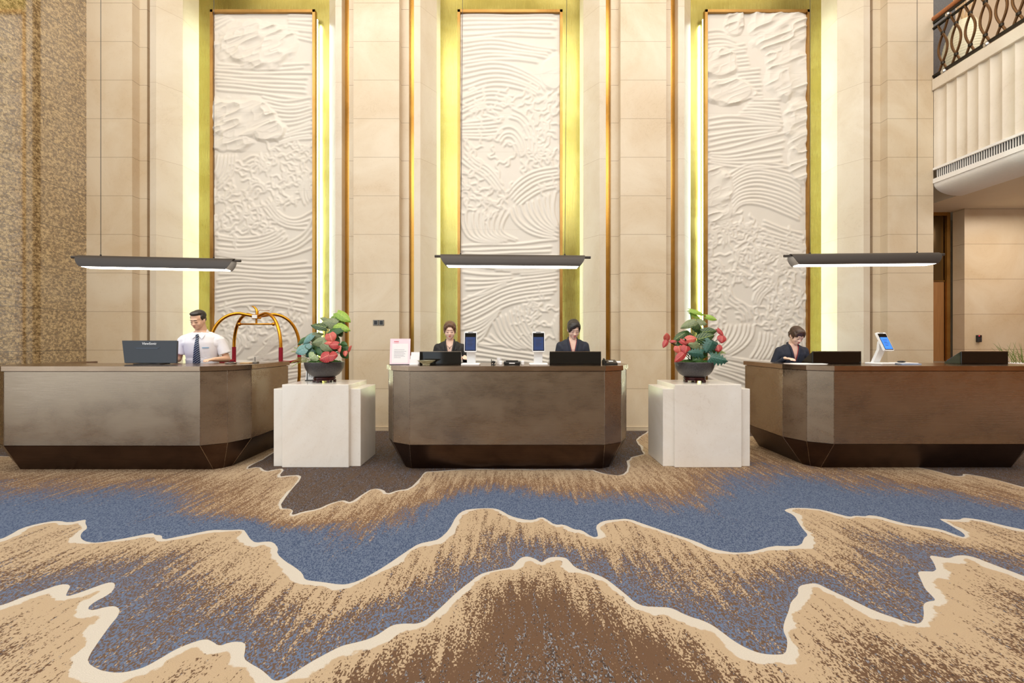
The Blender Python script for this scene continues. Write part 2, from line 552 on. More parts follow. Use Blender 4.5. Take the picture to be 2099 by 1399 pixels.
def make_floor():
    xs = np.concatenate([np.linspace(-9.5, -6.6, 20)[:-1], np.linspace(-6.6, -2.9, 150)[:-1], np.linspace(-2.9, 2.9, 380)[:-1], np.linspace(2.9, 6.6, 150)[:-1], np.linspace(6.6, 9.6, 20)])
    ys = np.concatenate([np.linspace(-8, 1.4, 20)[:-1], np.linspace(1.4, 3.4, 150)[:-1], np.linspace(3.4, 5.2, 70)[:-1], np.linspace(5.2, 8.6, 50)])
    X, Y = np.meshgrid(xs, ys)
    nx, ny = len(xs), len(ys)
    v = np.stack([X.ravel(), Y.ravel(), np.zeros(nx * ny)], 1)
    i = (np.arange(ny - 1)[:, None] * nx + np.arange(nx - 1)[None]).ravel()
    f = np.stack([i, i + 1, i + nx + 1, i + nx], 1)
    me = bpy.data.meshes.new('floor')
    me.from_pydata(v.tolist(), [], f.tolist())
    for k, g in enumerate((g1, g2, g3)):
        at_ = me.attributes.new('ridge_%d' % (k + 1), 'FLOAT', 'POINT')
        at_.data.foreach_set('value', sdist(X.ravel(), Y.ravel(), g).astype(np.float32))
    k = NT('woven_carpet', 0.95, spec=0.15)
    p = k.pos()
    A = []
    for j in range(3):
        n = k.n('ShaderNodeAttribute', attribute_name='ridge_%d' % (j + 1))
        A.append(n.outputs['Fac'])
    fine = k.noise(k.scale(p, (1.0, 0.5, 1)), 110, 2, 0.6)       # yarn flecks, longer along the hall
    fine2 = k.noise(k.scale(p, (1.3, 0.7, 1.7)), 80, 2, 0.6)
    streak = k.noise(k.scale(p, (1.0, 0.09, 1)), 26, 4, 0.6)
    cloud = k.noise(k.scale(p, (1.0, 0.6, 1)), 2.6, 3, 0.6)
    tuft = k.noise(p, 260, 1)
    cream, tan, brown, dkbr = lin(200, 191, 178), lin(182, 159, 130), lin(102, 77, 58), lin(70, 57, 50)
    rust, blue, dblue, greyb, pale = lin(122, 94, 70), lin(98, 112, 138), lin(66, 80, 108), lin(108, 112, 124), lin(136, 140, 148)
    # single yarns: one random value per tuft cell
    def yarn(off):
        v = k.n('ShaderNodeVectorMath', operation='FLOOR')
        a = k.n('ShaderNodeVectorMath', operation='ADD')
        k.lk(k.scale(p, (165, 105, 0.0)), a.inputs[0])
        a.inputs[1].default_value = (off, off * 2.3, 0)
        k.lk(a.outputs[0], v.inputs[0])
        w = k.n('ShaderNodeTexWhiteNoise', noise_dimensions='2D')
        k.lk(v.outputs[0], w.inputs['Vector'])
        return w.outputs[0]
    mix3 = lambda a, b, c: k.math('ADD', k.math('ADD', k.math('MULTIPLY', a, .34), k.math('MULTIPLY', k.rng(b, .3, .7), .28)), k.math('MULTIPLY', k.rng(c, .3, .7), .38))
    y1, y2, y3 = yarn(0.0), yarn(31.7), yarn(77.1)
    fl = mix3(y1, fine, streak)
    fl2 = mix3(y2, fine2, streak)

    def thr(noise, q, soft=0.02):
        # 1 where the fleck is below q
        return k.rng(k.math('SUBTRACT', q, noise), -soft, soft)

    def band(d, e, cw, br0, br1, bl0, bl1, c_brown, c_blue, c_blue2, span, t0, t1, thin=None, bshare=.47):
        q = k.math('DIVIDE', d, k.math('ADD', k.math('ADD', d, e), 0.001)) if e is not None else k.math('DIVIDE', d, span)
        q = k.math('ADD', q, k.math('MULTIPLY', k.math('SUBTRACT', cloud, 0.5), 0.35))
        cov = k.rng(q, br0, br1, t0, t1)
        if thin is not None:
            cov = k.math('MULTIPLY', cov, thin)
        c = k.mix(thr(fl, cov), tan, c_brown)
        bm = thr(fl2, k.rng(q, bl0, bl1, 0.18, 0.92))
        cb = k.mix(thr(k.math('ADD', k.math('MULTIPLY', y3, .6), k.math('MULTIPLY', k.rng(fine, .3, .7), .4)), bshare), c_blue, c_blue2)
        c = k.mix(bm, c, cb)
        w = k.math('MULTIPLY', k.rng(k.noise(p, 3.2, 4, 0.6), 0.35, 0.65, 0.25, 1.6), cw)
        w = k.math('MINIMUM', w, 1.0)
        return k.mix(k.rng(k.math('SUBTRACT', d, w), -0.004, 0.004), cream, c)

    base = k.mix(thr(fl, 0.52), k.mix(thr(y3, 0.3), dkbr, greyb), lin(92, 74, 60))
    neg = lambda a: k.math('MULTIPLY', a, -1.0)
    b1 = band(A[0], neg(A[1]), 0.022, -0.10, 0.62, 0.36, 0.85, rust, lin(100, 112, 134), dblue, 1.0, .30, .72)
    b2 = band(A[1], neg(A[2]), 0.045, 0.0, 0.85, 0.30, 1.25, brown, blue, lin(100, 80, 66), 1.0, .27, .66)
    b3 = band(A[2], None, 0.06, 0.02, 0.40, 0.10, 1.45, brown, pale, dkbr, 1.05, .27, .84, k.rng(k.math('ABSOLUTE', k.sep(p)[0]), 0.6, 2.0, 1.0, 0.70), .56)
    c = k.mix(k.math('GREATER_THAN', A[0], 0.0), base, b1)
    c = k.mix(k.math('GREATER_THAN', A[1], 0.0), c, b2)
    c = k.mix(k.math('GREATER_THAN', A[2], 0.0), c, b3)
    c = k.mix(k.math('MULTIPLY', k.rng(tuft, 0.35, 0.65), 0.14), c, lin(60, 50, 45))
    k.col(c)
    k.bump(tuft, 0.35, 0.004)
    me.materials.append(k.m)
    o = bpy.data.objects.new('floor', me)
    COL.objects.link(o)
    struct(o)


make_floor()

# ------------------------------------------------------------------ the back wall
X0 = -0.033
BAY = 4.157
YP, YF, YG = 6.834, 6.97, 7.05
TOP = 9.4


def slab(name, pts, y_back, mat, z0=0.0, z1=TOP):
    """front outline pts (x, y) left to right, closed at y_back"""
    poly = list(pts) + [(pts[-1][0], y_back), (pts[0][0], y_back)]
    return MB().prism(poly, z0, z1).build(name, mat)


wb = thing('wall_back', '', '')
for kk in ('label', 'category'):
    del wb[kk]
struct(wb)
for i in range(4):                                             # four stone piers
    c = X0 + (i - 1.5) * BAY
    o = slab('pier', [(c - .476, YF), (c - .356, YF), (c - .356, YP), (c + .356, YP), (c + .356, YF), (c + .476, YF)], 7.7, M['stone'])
    o.parent = wb
for i in range(-1, 2):                                          # splayed jambs of the three niches
    c = X0 + i * BAY
    for s in (-1, 1):
        pts = [(c + s * 1.51, 6.91), (c + s * 1.41, 6.91), (c + s * 1.2, 7.19), (c + s * 1.2, 7.56)]
        if s > 0:
            pts = pts[::-1]
        if s < 0:
            poly = pts + [(c - 1.51, 7.56)]
        else:
            poly = pts + [(c + 1.51, 7.56)]
        o = MB().prism(poly, 0, TOP).build('jamb', M['stone_plain'])
        o.parent = wb
        t = MB().box((c + s * 1.56, 7.08, TOP / 2), (0.12, 0.06, TOP)).build('trim_%d' % (2 * (i + 1) + (1 if s < 0 else 2)), M['brass_strip'])
        struct(t)
    t = MB().box((c, 7.59, TOP / 2), (2.6, 0.06, TOP)).build('trim_%d' % (7 + i + 1), M['brass'])
    struct(t)
b = MB().box((0, 7.75, TOP / 2), (13.2, 0.1, TOP)).build('backing', M['stone_plain'])
b.parent = wb
sk = MB()
for i in range(4):
    c = X0 + (i - 1.5) * BAY
    sk.box((c, YP - 0.008, 0.03), (0.74, 0.03, 0.06))
struct(sk.build('baseboard_back', M['stone']))

# relief panels ------------------------------------------------------------------
PH0, PH1, PW, RY = 0.43, 6.913, 0.837, 7.42


def chaikin(P, n=3):
    P = np.array(P, float)
    for _ in range(n):
        Q = [P[0]]
        for a, c in zip(P[:-1], P[1:]):
            Q += [a * .75 + c * .25, a * .25 + c * .75]
        Q.append(P[-1])
        P = np.array(Q)
    return P


def resample(P, n):
    d = np.r_[0, np.cumsum(np.hypot(*np.diff(P, axis=0).T))]
    t = np.linspace(0, d[-1], n)
    return np.stack([np.interp(t, d, P[:, 0]), np.interp(t, d, P[:, 1])], 1)


# bundles of raised cords: two guide lines each, (across 0..205, row 29..815), and foam boxes of curling cords
CORDS = [
    ([([(0, 40), (30, 33)], [(0, 62), (40, 40)]), ([(150, 33), (205, 34)], [(150, 75), (205, 85)]),
      ([(0, 132), (100, 137), (205, 128)], [(0, 182), (100, 192), (205, 205)]), ([(95, 198), (150, 212), (205, 200)], [(155, 266), (175, 262), (205, 250)]),
      ([(150, 270), (205, 252)], [(125, 300), (160, 288), (205, 286)]), ([(8, 318), (4, 345), (0, 356)], [(45, 318), (42, 360), (6, 392)]),
      ([(112, 405), (135, 440), (170, 452), (205, 432)], [(100, 425), (130, 460), (175, 470), (205, 470)]),
      ([(205, 445), (190, 480), (140, 505), (60, 520), (0, 508)], [(205, 505), (150, 528), (60, 532), (0, 522)]),
      ([(0, 480), (60, 490), (110, 482), (140, 465)], [(0, 520), (80, 520), (140, 500), (157, 474)]),
      ([(60, 400), (78, 372), (104, 376), (112, 400)], [(84, 398), (88, 388), (94, 388), (98, 398)]), ([(60, 330), (82, 318), (104, 330), (110, 345)], [(72, 345), (84, 336), (98, 346), (98, 352)]),
      ([(205, 350), (185, 365), (180, 400), (190, 425)], [(205, 385), (200, 392), (199, 402), (205, 410)]),
      ([(0, 528), (80, 545), (205, 535)], [(0, 575), (60, 568), (130, 580), (205, 575)]), ([(0, 580), (80, 574), (205, 582)], [(0, 640), (60, 622), (120, 625), (205, 642)]),
      ([(178, 645), (190, 665), (165, 700), (120, 726), (60, 738)], [(205, 645), (205, 690), (170, 725), (120, 738)]),
      ([(40, 680), (64, 690), (60, 716), (30, 738)], [(4, 692), (16, 702), (12, 722), (0, 730)]),
      ([(120, 690), (140, 676), (135, 700), (95, 735)], [(105, 700), (118, 690), (112, 705), (80, 732)]),
      ([(0, 742), (90, 744), (205, 738)], [(0, 815), (100, 792), (205, 772)]), ([(100, 798), (205, 778)], [(60, 815), (205, 812)])],
     [(118, 300, 205, 420, 1), (45, 338, 120, 372, 1), (0, 385, 70, 478, 1), (60, 405, 135, 472, 1), (0, 640, 60, 682, .9), (60, 640, 178, 690, 1), (66, 690, 118, 735, .8)]),
    ([([(0, 32), (205, 32)], [(0, 82), (100, 72), (205, 76)]), ([(0, 88), (60, 80), (120, 90), (205, 104)], [(0, 132), (80, 118), (168, 130)]),
      ([(0, 138), (80, 124), (165, 160), (185, 190)], [(0, 198), (60, 172), (130, 180), (165, 200)]), ([(0, 204), (60, 182), (105, 192)], [(0, 242), (50, 218), (90, 226)]),
      ([(0, 252), (60, 246), (92, 240)], [(0, 284), (60, 284), (72, 284)]), ([(68, 288), (84, 262), (112, 260), (134, 290), (138, 325)], [(90, 300), (97, 290), (108, 294), (116, 318)]),
      ([(104, 222), (136, 238), (156, 272), (158, 322)], [(100, 240), (124, 246), (142, 280), (144, 320)]), ([(10, 300), (30, 328), (62, 342), (92, 388)], [(0, 330), (24, 348), (48, 362), (80, 400)]),
      ([(205, 340), (150, 350), (112, 375), (92, 402)], [(205, 384), (165, 390), (132, 412), (116, 428)]), ([(100, 425), (110, 456), (150, 482), (205, 490)], [(196, 392), (190, 430), (198, 455), (205, 465)]),
      ([(0, 432), (0, 462), (20, 494), (82, 500)], [(102, 432), (88, 455), (84, 478), (122, 494)]), ([(0, 504), (100, 502), (205, 492)], [(0, 536), (100, 538), (205, 536)]),
      ([(0, 540), (100, 545), (205, 540)], [(120, 562), (160, 560), (205, 556)]), ([(0, 556), (60, 566), (120, 562)], [(14, 608), (34, 606), (64, 598), (100, 580)]),
      ([(0, 618), (60, 592), (112, 572), (205, 562)], [(0, 672), (50, 652), (98, 620), (205, 608)]), ([(0, 676), (45, 664), (74, 640), (96, 622)], [(28, 704), (48, 690), (58, 672), (62, 662)]),
      ([(66, 656), (80, 690), (110, 712), (134, 716)], [(130, 620), (132, 652), (152, 690), (180, 720)]), ([(30, 702), (60, 706), (90, 706)], [(60, 684), (76, 700), (100, 712)]),
      ([(28, 706), (90, 716), (170, 730), (205, 738)], [(20, 738), (100, 744), (205, 762)]), ([(0, 746), (205, 768)], [(0, 815), (205, 812)]), ([(190, 660), (196, 690), (205, 705)], [(200, 640), (203, 660), (205, 680)])],
     [(30, 188, 170, 222, 1), (0, 226, 80, 250, .8), (140, 205, 205, 250, 1), (150, 250, 205, 345, 1), (110, 300, 160, 345, .9), (0, 280, 62, 325, 1), (0, 350, 60, 432, 1), (55, 395, 100, 432, 1), (150, 372, 205, 395, .8), (130, 612, 205, 690, .8), (60, 330, 110, 350, .8)]),
    ([([(0, 65), (30, 62), (45, 75)], [(0, 98), (40, 95), (65, 102), (78, 102)]), ([(46, 96), (82, 90)], [(56, 142), (92, 140)]), ([(62, 146), (112, 142)], [(82, 202), (118, 200)]),
      ([(92, 206), (155, 205)], [(60, 238), (100, 236), (160, 248)]), ([(0, 244), (60, 236), (160, 252)], [(0, 312), (60, 300), (165, 272)]), ([(0, 314), (60, 316), (165, 286)], [(0, 332), (60, 345), (172, 342)]),
      ([(38, 362), (90, 330), (140, 335), (185, 345), (205, 375)], [(52, 442), (70, 416), (120, 420), (180, 445), (205, 460)]), ([(118, 452), (160, 470), (205, 482)], [(100, 502), (150, 512), (205, 532)]),
      ([(55, 622), (80, 618), (96, 658)], [(62, 650), (70, 652), (72, 660)]), ([(25, 664), (15, 690), (0, 712)], [(98, 665), (95, 690), (75, 715), (40, 732)]),
      ([(112, 680), (110, 705), (88, 738)], [(162, 685), (158, 710), (142, 738)]), ([(90, 588), (116, 566), (140, 570), (150, 590)], [(104, 600), (118, 584), (130, 590), (134, 600)]),
      ([(150, 552), (142, 588), (116, 606), (106, 634)], [(120, 575), (112, 590), (100, 602), (96, 620)]), ([(46, 585), (52, 612), (78, 622), (98, 640)], [(30, 590), (38, 618), (60, 630), (80, 650)]),
      ([(38, 728), (100, 740), (205, 748)], [(10, 762), (60, 776), (120, 802), (205, 800)]), ([(0, 770), (40, 792), (90, 800)], [(0, 812), (60, 815), (120, 812)]), ([(165, 690), (175, 715), (170, 740)], [(200, 690), (204, 715), (205, 742)]),
      ([(10, 470), (30, 462), (48, 480), (46, 505)], [(22, 490), (30, 484), (36, 492), (34, 506)]), ([(60, 510), (84, 492), (104, 510), (106, 540)], [(76, 524), (84, 516), (92, 524), (92, 540)])],
     [(0, 440, 60, 590, 1), (52, 446, 110, 500, 1), (60, 500, 205, 570, 1), (110, 500, 205, 560, .8), (140, 575, 205, 690, 1), (0, 585, 45, 655, 1), (100, 610, 165, 685, 1), (165, 690, 205, 735, .6)])]


def relief_cords(i, nx, nz):
    sx, sz = (nx - 1) / 205.0, (nz - 1) / 786.0
    H = np.zeros((nz, nx))
    rs = np.random.RandomState(i + 1)

    def stamp(P, r=3.3, h=1.0, taper=True):
        n = len(P)
        R = int(math.ceil(r * max(sx, sz))) + 1
        cxs, czs = P[:, 0] * sx, (815 - P[:, 1]) * sz
        ix, iz = np.round(cxs).astype(int), np.round(czs).astype(int)
        t = np.linspace(0, 1, n)
        amp = h * (np.clip(np.minimum(t, 1 - t) * n / 6.0 + .25, 0, 1) if taper else np.ones(n))
        for a in range(-R, R + 1):
            for c in range(-R, R + 1):
                jx, jz = ix + a, iz + c
                ok = (jx >= 0) & (jx < nx) & (jz >= 0) & (jz < nz)
                d2 = ((jx - cxs) / sx) ** 2 + ((jz - czs) / sz) ** 2
                v = amp * np.clip(1 - d2 / r ** 2, 0, 1) ** .8
                np.maximum.at(H, (jz[ok], jx[ok]), v[ok])

    for ga, gb in CORDS[i][0]:
        A, B = resample(chaikin(ga), 90), resample(chaikin(gb), 90)
        gap = np.median(np.hypot(*(A - B).T))
        K = max(2, int(round(gap / 8.3)))
        for q in range(K + 1):
            u = (q + rs.uniform(-.12, .12)) / K
            P = A * (1 - u) + B * u
            s0, s1 = rs.uniform(0, .05), 1 - rs.uniform(0, .10)
            P = P[int(s0 * 90):max(int(s1 * 90), 8)]
            P = resample(P, max(20, int(np.hypot(*np.diff(P, axis=0).T).sum() * 1.3)))
            wob = np.sin(np.arange(len(P)) / 28.0 + rs.uniform(0, 6)) * .9
            P = P + np.stack([np.zeros(len(P)), wob], 1)
            stamp(P)
    for (x0, y0, x1, y1, dens) in CORDS[i][1]:
        n = int((x1 - x0) * (y1 - y0) / 165.0 * dens)
        for q in range(n):
            p = np.array([rs.uniform(x0, x1), rs.uniform(y0, y1)])
            a = rs.uniform(0, 2 * PI)
            ph, am = rs.uniform(0, 6), rs.uniform(.10, .24)
            pts = [p.copy()]
            for w in range(int(rs.uniform(26, 52))):
                a += am * math.sin(ph + w / 4.2)
                p = p + np.array([math.cos(a), math.sin(a)]) * .9
                p[0] = min(max(p[0], 0), 205)
                pts.append(p.copy())
            stamp(np.array(pts), 2.9, .95)
    return H


def relief_height(i, U, V):
    """U 0..1 across, V = row from the top (29) to the bottom (815)"""
    x, y = U * 205.0, V
    low2 = vnoise(x / 45 + 7, y / 55, 20 + i) - .5
    fine = vnoise(x / 15, y / 13, 30 + i) - .5
    H = relief_cords(i, U.shape[1], U.shape[0])
    for _ in range(2):
        H = (H + np.roll(H, 1, 0) + np.roll(H, -1, 0) + np.roll(H, 1, 1) + np.roll(H, -1, 1)) / 5
    H = H * 0.019
    mass = np.zeros_like(x)
    for (cx_, cy_, rx, ry, s) in {0: [(85, 95, 98, 48, 1), (60, 68, 50, 34, .8), (55, 245, 95, 48, 1), (110, 268, 42, 26, .9), (30, 290, 60, 24, .8)],
                                  1: [(194, 147, 30, 40, 1)],
                                  2: [(150, 60, 75, 60, 1.1), (175, 150, 55, 60, 1), (150, 120, 30, 40, .9), (60, 45, 22, 32, .9), (25, 130, 42, 34, 1), (45, 190, 55, 30, 1), (190, 250, 32, 60, .9), (192, 330, 22, 50, .8), (18, 385, 36, 46, .9), (22, 430, 30, 30, .7)]}[i]:
        d = np.sqrt(((x - cx_) / rx) ** 2 + ((y - cy_) / ry) ** 2) + 0.3 * low2 + 0.2 * fine
        mass = np.maximum(mass, s * np.clip((1 - d) * 5, 0, 1))
    wx = x + 14 * low2
    crag = 1 - np.abs(2 * vnoise(wx / 40 + 5, (y + .35 * x) / 15, 70 + i) - 1)
    crag2 = 1 - np.abs(2 * vnoise(x / 18 + 5, (y + .4 * x) / 9, 80 + i) - 1)
    HM = 0.018 + 0.030 * crag ** 2.2 + 0.008 * crag2 ** 2
    if i == 1:
        HM = 0.020 + .006 * crag2
    return H * (1 - np.clip(mass * 1.6, 0, 1)) + HM * mass


def plaster_mat():
    k = NT('carved_white_stone', 0.55)
    p = k.pos()
    n = k.noise(p, 1.6, 5, 0.6)
    c = k.mix(n, lin(226, 220, 210), lin(214, 205, 192))
    z = k.sep(p)[2]
    m = k.math('FRACT', k.math('DIVIDE', z, 0.655))
    j = k.rng(k.math('MINIMUM', m, k.math('SUBTRACT', 1.0, m)), 0.002, 0.004, 0.35, 0.0)
    c = k.mix(j, c, lin(150, 138, 120))
    k.col(c)
    k.bump(k.noise(p, 90, 2), 0.05, 0.004)
    return k.m


M['carved'] = plaster_mat()
M['led'] = plain('led_tube', (255, 255, 255), 0.5, var=0, emit=(226, 250, 240), es=30.0)
PLAB = ['left of three tall white carved stone relief panels, rock masses above swirling waves, brass framed',
        'middle white carved relief panel of curling waves with a round disc near its top right',
        'right carved white relief panel with rugged rocks at top and dense curling foam below']
for i in range(3):
    c = X0 + (i - 1) * BAY
    nx, nz = 180, 690
    U, Vz = np.meshgrid(np.linspace(0, 1, nx), np.linspace(0, 1, nz))
    row = 815 - Vz * (815 - 29)
    H = relief_height(i, U, row)
    X = (U - .5) * 2 * PW
    Z = PH0 + Vz * (PH1 - PH0)
    v = np.stack([X.ravel(), (-0.03 - H).ravel(), Z.ravel()], 1).tolist()
    q = (np.arange(nz - 1)[:, None] * nx + np.arange(nx - 1)[None]).ravel()
    f = np.stack([q, q + 1, q + nx + 1, q + nx], 1).tolist()
    # rim down to the backing so that the slab has thickness
    rim = [k for k in range(nx)] + [r * nx + nx - 1 for r in range(1, nz)] + [(nz - 1) * nx + k for k in range(nx - 2, -1, -1)] + [r * nx for r in range(nz - 2, 0, -1)]
    o0 = len(v)
    for r_ in rim:
        v.append((v[r_][0], 0.0, v[r_][2]))
    n = len(rim)
    for k_ in range(n):
        a, b_ = k_, (k_ + 1) % n
        f.append((rim[b_], rim[a], o0 + a, o0 + b_))
    f.append(tuple(o0 + k_ for k_ in range(n)))
    t = thing('relief_panel', PLAB[i], 'relief panel', (c, RY + 0.03, 0))
    mb = MB()
    mb.v, mb.f = v, f
    mb.build('carved_slab', M['carved'], t, smooth=True)
    fr = MB()
    fw = 0.045
    zt = PH1 + 0.045
    for s in (-1, 1):
        fr.box((s * (PW + fw / 2 + 0.001), -0.040, (PH0 + zt) / 2), (fw, 0.08, zt - PH0))
    fr.box((0, -0.040, PH1 + fw / 2 + 0.001), (2 * PW + 2 * fw, 0.08, fw))
    fr.box((0, -0.040, PH0 - 0.02), (2 * PW + 2 * fw, 0.08, 0.04))
    fr.build('frame', M['brass_frame'], t)
    for s in (-1, 1):
        MB().box((s * (PW + 0.03), 0.03, (PH0 + PH1) / 2), (0.02, 0.03, PH1 - PH0 - 0.1)).build('led_tube', M['led'], t)
    MB().box((0, 0.0, PH0 / 2 - .02), (2 * PW + .1, 0.1, PH0 - .04)).build('plinth', M['brass_frame'], t)

# left side wall: polished speckled stone
k = NT('polished_speckled_stone', 0.1)
p = k.pos()
sp = k.noise(k.scale(p, (1, 0.8, 1)), 36, 4, 0.75)
big = k.noise(p, 3, 3)
cc = k.mix(k.rng(sp, 0.42, 0.62), lin(98, 76, 46), lin(212, 186, 138))
cc = k.mix(k.math('MULTIPLY', big, 0.25), cc, lin(120, 96, 66))
z = k.sep(p)[2]
m = k.math('FRACT', k.math('DIVIDE', k.math('SUBTRACT', z, 0.051 - 0.6), 0.6))
j = k.rng(k.math('MINIMUM', m, k.math('SUBTRACT', 1.0, m)), 0.005, 0.012, 0.8, 0.0)
k.col(k.mix(j, cc, lin(60, 45, 30)))
k.b.inputs['Coat Weight'].default_value = 1.0
k.b.inputs['Coat IOR'].default_value = 2.4
k.b.inputs['Coat Roughness'].default_value = 0.05
k.b.inputs['IOR'].default_value = 1.5
k.bump(k.noise(p, 14, 2, 0.5), 0.02, 0.01)
M['left_stone'] = k.m
lw = MB().prism([(-6.624, 3.6), (-6.624, 6.97), (-6.9, 6.97), (-6.9, 3.6)], 1.07, TOP)
lw.prism([(-6.624, 3.6), (-6.624, 6.97), (-6.9, 6.97), (-6.9, 3.6)], 0, 1.02)
lw.prism([(-6.66, 3.6), (-6.66, 6.97), (-6.9, 6.97), (-6.9, 3.6)], 1.02, 1.07)
struct(lw.build('wall_left', M['left_stone']))

# right side: hall under the balcony
MB_ = MB()
struct(MB().box((8.9, 7.61, 1.85), (2.32, 0.2, 3.7)).build('wall_right', M['stone']))
struct(MB().box((8.35, 8.3, 4.7), (3.8, 0.1, 9.4)).build('wall_far', M['stone_plain']))
struct(MB().box((10.1, 0.2, 4.7), (0.1, 16.4, 9.4)).build('wall_side_unseen', M['wood_wall']))  # out of view; added for warm brown reflections in the right desk, blocks daylight
struct(MB().box((3.6, -8.05, 4.7), (13.0, 0.1, 9.4)).build('wall_opposite_unseen', M['stone_plain']))  # behind the camera; added to darken the middle desk's reflection, daylight stays left
door = MB().box((7.1, 7.80, 1.22), (1.1, 0.05, 2.44)).build('door_1', M['wood'])
struct(door)
struct(MB().box((7.1, 7.81, 3.05), (1.1, 0.05, 1.16)).build('trim_10', M['bronze_glass']))
t = MB()
t.box((7.69, 7.765, 1.83), (0.06, 0.07, 3.66)).box((7.1, 7.77, 3.63), (1.16, 0.07, 0.06)).box((7.1, 7.775, 2.455), (1.1, 0.03, 0.015))
struct(t.build('trim_11', M['brass_frame']))
struct(MB().box((8.3, 5.2, 9.45), (3.5, 6.3, 0.1)).build('ceiling_upper', M['plaster']))
# ceiling of the hall
struct(MB().box((-0.1, 1.0, 9.5), (13.2, 13.6, 0.1)).build('ceiling', M['soffit']))

# balcony ----------------------------------------------------------------------
bal = bpy.data.objects.new('wall_balcony', None)
COL.objects.link(bal)
struct(bal)
BX = 6.56
Y0b, Y1b = 1.0, 6.97
MB().box((8.5, (Y0b + 8.25) / 2, 3.95), (3.1, 8.25 - Y0b, 0.58)).build('slab', M['soffit'], bal)
# curved white cove at the lower edge
prof = [(BX + .06, 3.86), (BX, 3.85)] + [(BX + 0.38 * (1 - math.cos(a)) , 3.84 - 0.19 * math.sin(a)) for a in np.linspace(0.15, PI / 2, 10)] + [(7.0, 3.65), (7.0, 3.86)]
cv = MB()
n = len(prof)
cv.v = [(x, Y0b, z_) for x, z_ in prof] + [(x, 6.83, z_) for x, z_ in prof]
cv.f = [tuple(range(n)), tuple(range(2 * n - 1, n - 1, -1))] + [(i_, n + i_, n + (i_ + 1) % n, (i_ + 1) % n) for i_ in range(n)]
cv.build('cove', M['plaster'], bal, smooth=True)
MB().box((BX + 0.25, 3.9, 4.0), (0.5, 5.86, 0.5)).build('core', M['plaster'], bal) if False else None
vent = MB()
vent.box((BX + 0.0, 3.9, 4.06), (0.03, 5.86, 0.035)).box((BX + 0.0, 3.9, 3.875), (0.03, 5.86, 0.07))
vent.build('vent_frame', M['plaster'], bal)
vs_ = MB()
yy = 6.78
while yy > 4.6:
    vs_.box((BX + 0.010, yy, 3.975), (0.012, 0.008, 0.14))
    yy -= 0.032
vs_.build('vent_slats', M['plaster'], bal)
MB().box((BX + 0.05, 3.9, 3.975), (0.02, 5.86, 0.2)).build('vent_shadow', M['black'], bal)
# fluted stone face
ys = []
pf = []
for q in range(38):
    y_a = 6.776 - q * 0.15
    for j_ in range(7):
        u = j_ / 7
        pf.append((BX + 0.028 * math.sin(PI * u), y_a - u * 0.15))
pf.append((BX, 6.776 - 38 * 0.15))
poly = [(BX, 6.83)] + pf + [(BX + 0.2, 6.776 - 38 * 0.15), (BX + 0.2, 6.83)]
MB().prism(poly, 4.08, 5.28).build('fluted_face', M['stone_flute'], bal, smooth=True)
MB().box((BX + 0.10, 3.9, 5.365), (0.26, 5.86, 0.17), 0.006).build('coping', M['stone_flute'], bal)
MB().box((8.4, 4.6, 5.3), (3.3, 7.3, 0.1)).build('upper_floor', M['granite'], bal)
struct(MB().box((7.8, 8.2, 7.2), (0.9, 0.06, 3.8)).build('trim_12', M['granite']))

# railing
M['rail_bronze'] = plain('cast_bronze', (104, 76, 48), 0.32, 0.85, 0.15, 20)
M['rail_dark'] = plain('dark_bronze_rail', (48, 42, 34), 0.35, 0.8, 0.1, 20)
M['handrail'] = wood_mat('polished_handrail', (150, 88, 48), (176, 110, 62), 0.2)
M['crystal'] = plain('crystal_knob', (200, 196, 190), 0.05, 0.9, 0.1, 40)
rl = thing('balcony_railing', 'bronze balcony railing of crossing oval bars under a wooden handrail, top right', 'railing', (BX + 0.005, 3.9, 5.45))
RXo = 0.0
MB().tube([(0, -2.8, .95), (0, 3.0, .95)], 0.038, 14).build('handrail', M['handrail'], rl, smooth=True)
MB().box((0, .1, .89), (0.03, 5.8, .03)).box((0, .1, .80), (0.045, 5.8, .02)).build('top_rail', M['rail_dark'], rl)
MB().box((0, .1, .055), (0.05, 5.8, .03)).build('bottom_rail', M['rail_dark'], rl)
for q in range(12):
    yb = 6.69 - 0.2 * q - 3.9
    ba = MB()
    for s in (-1, 1):
        pts = []
        for u in np.linspace(0, 1, 17):
            zz = 0.07 + u * 0.73
            pts.append((s * 0.006, yb + s * 0.075 * math.sin(PI * (zz - 0.175) / 0.46), zz))
        ba.tube(pts, 0.0155, 8)
    pb = ba.build('baluster', M['rail_bronze'], rl, smooth=True)
    for zz in (0.175, 0.635):
        MB().tube([(0, yb, zz - .018), (0, yb, zz + .018)], 0.027, 10).build('collar', M['rail_dark'], pb, smooth=True)
for q in range(7):
    MB().ell((-0.01, 6.66 - 0.6 * q - 3.9, 0.03), 0.042).build('crystal_knob', M['crystal'], rl, smooth='all')
for q in range(2):
    MB().ell((-0.01, 6.60 - 0.9 * q - 3.9, 0.85), 0.036).build('crystal_knob', M['crystal'], rl, smooth='all')

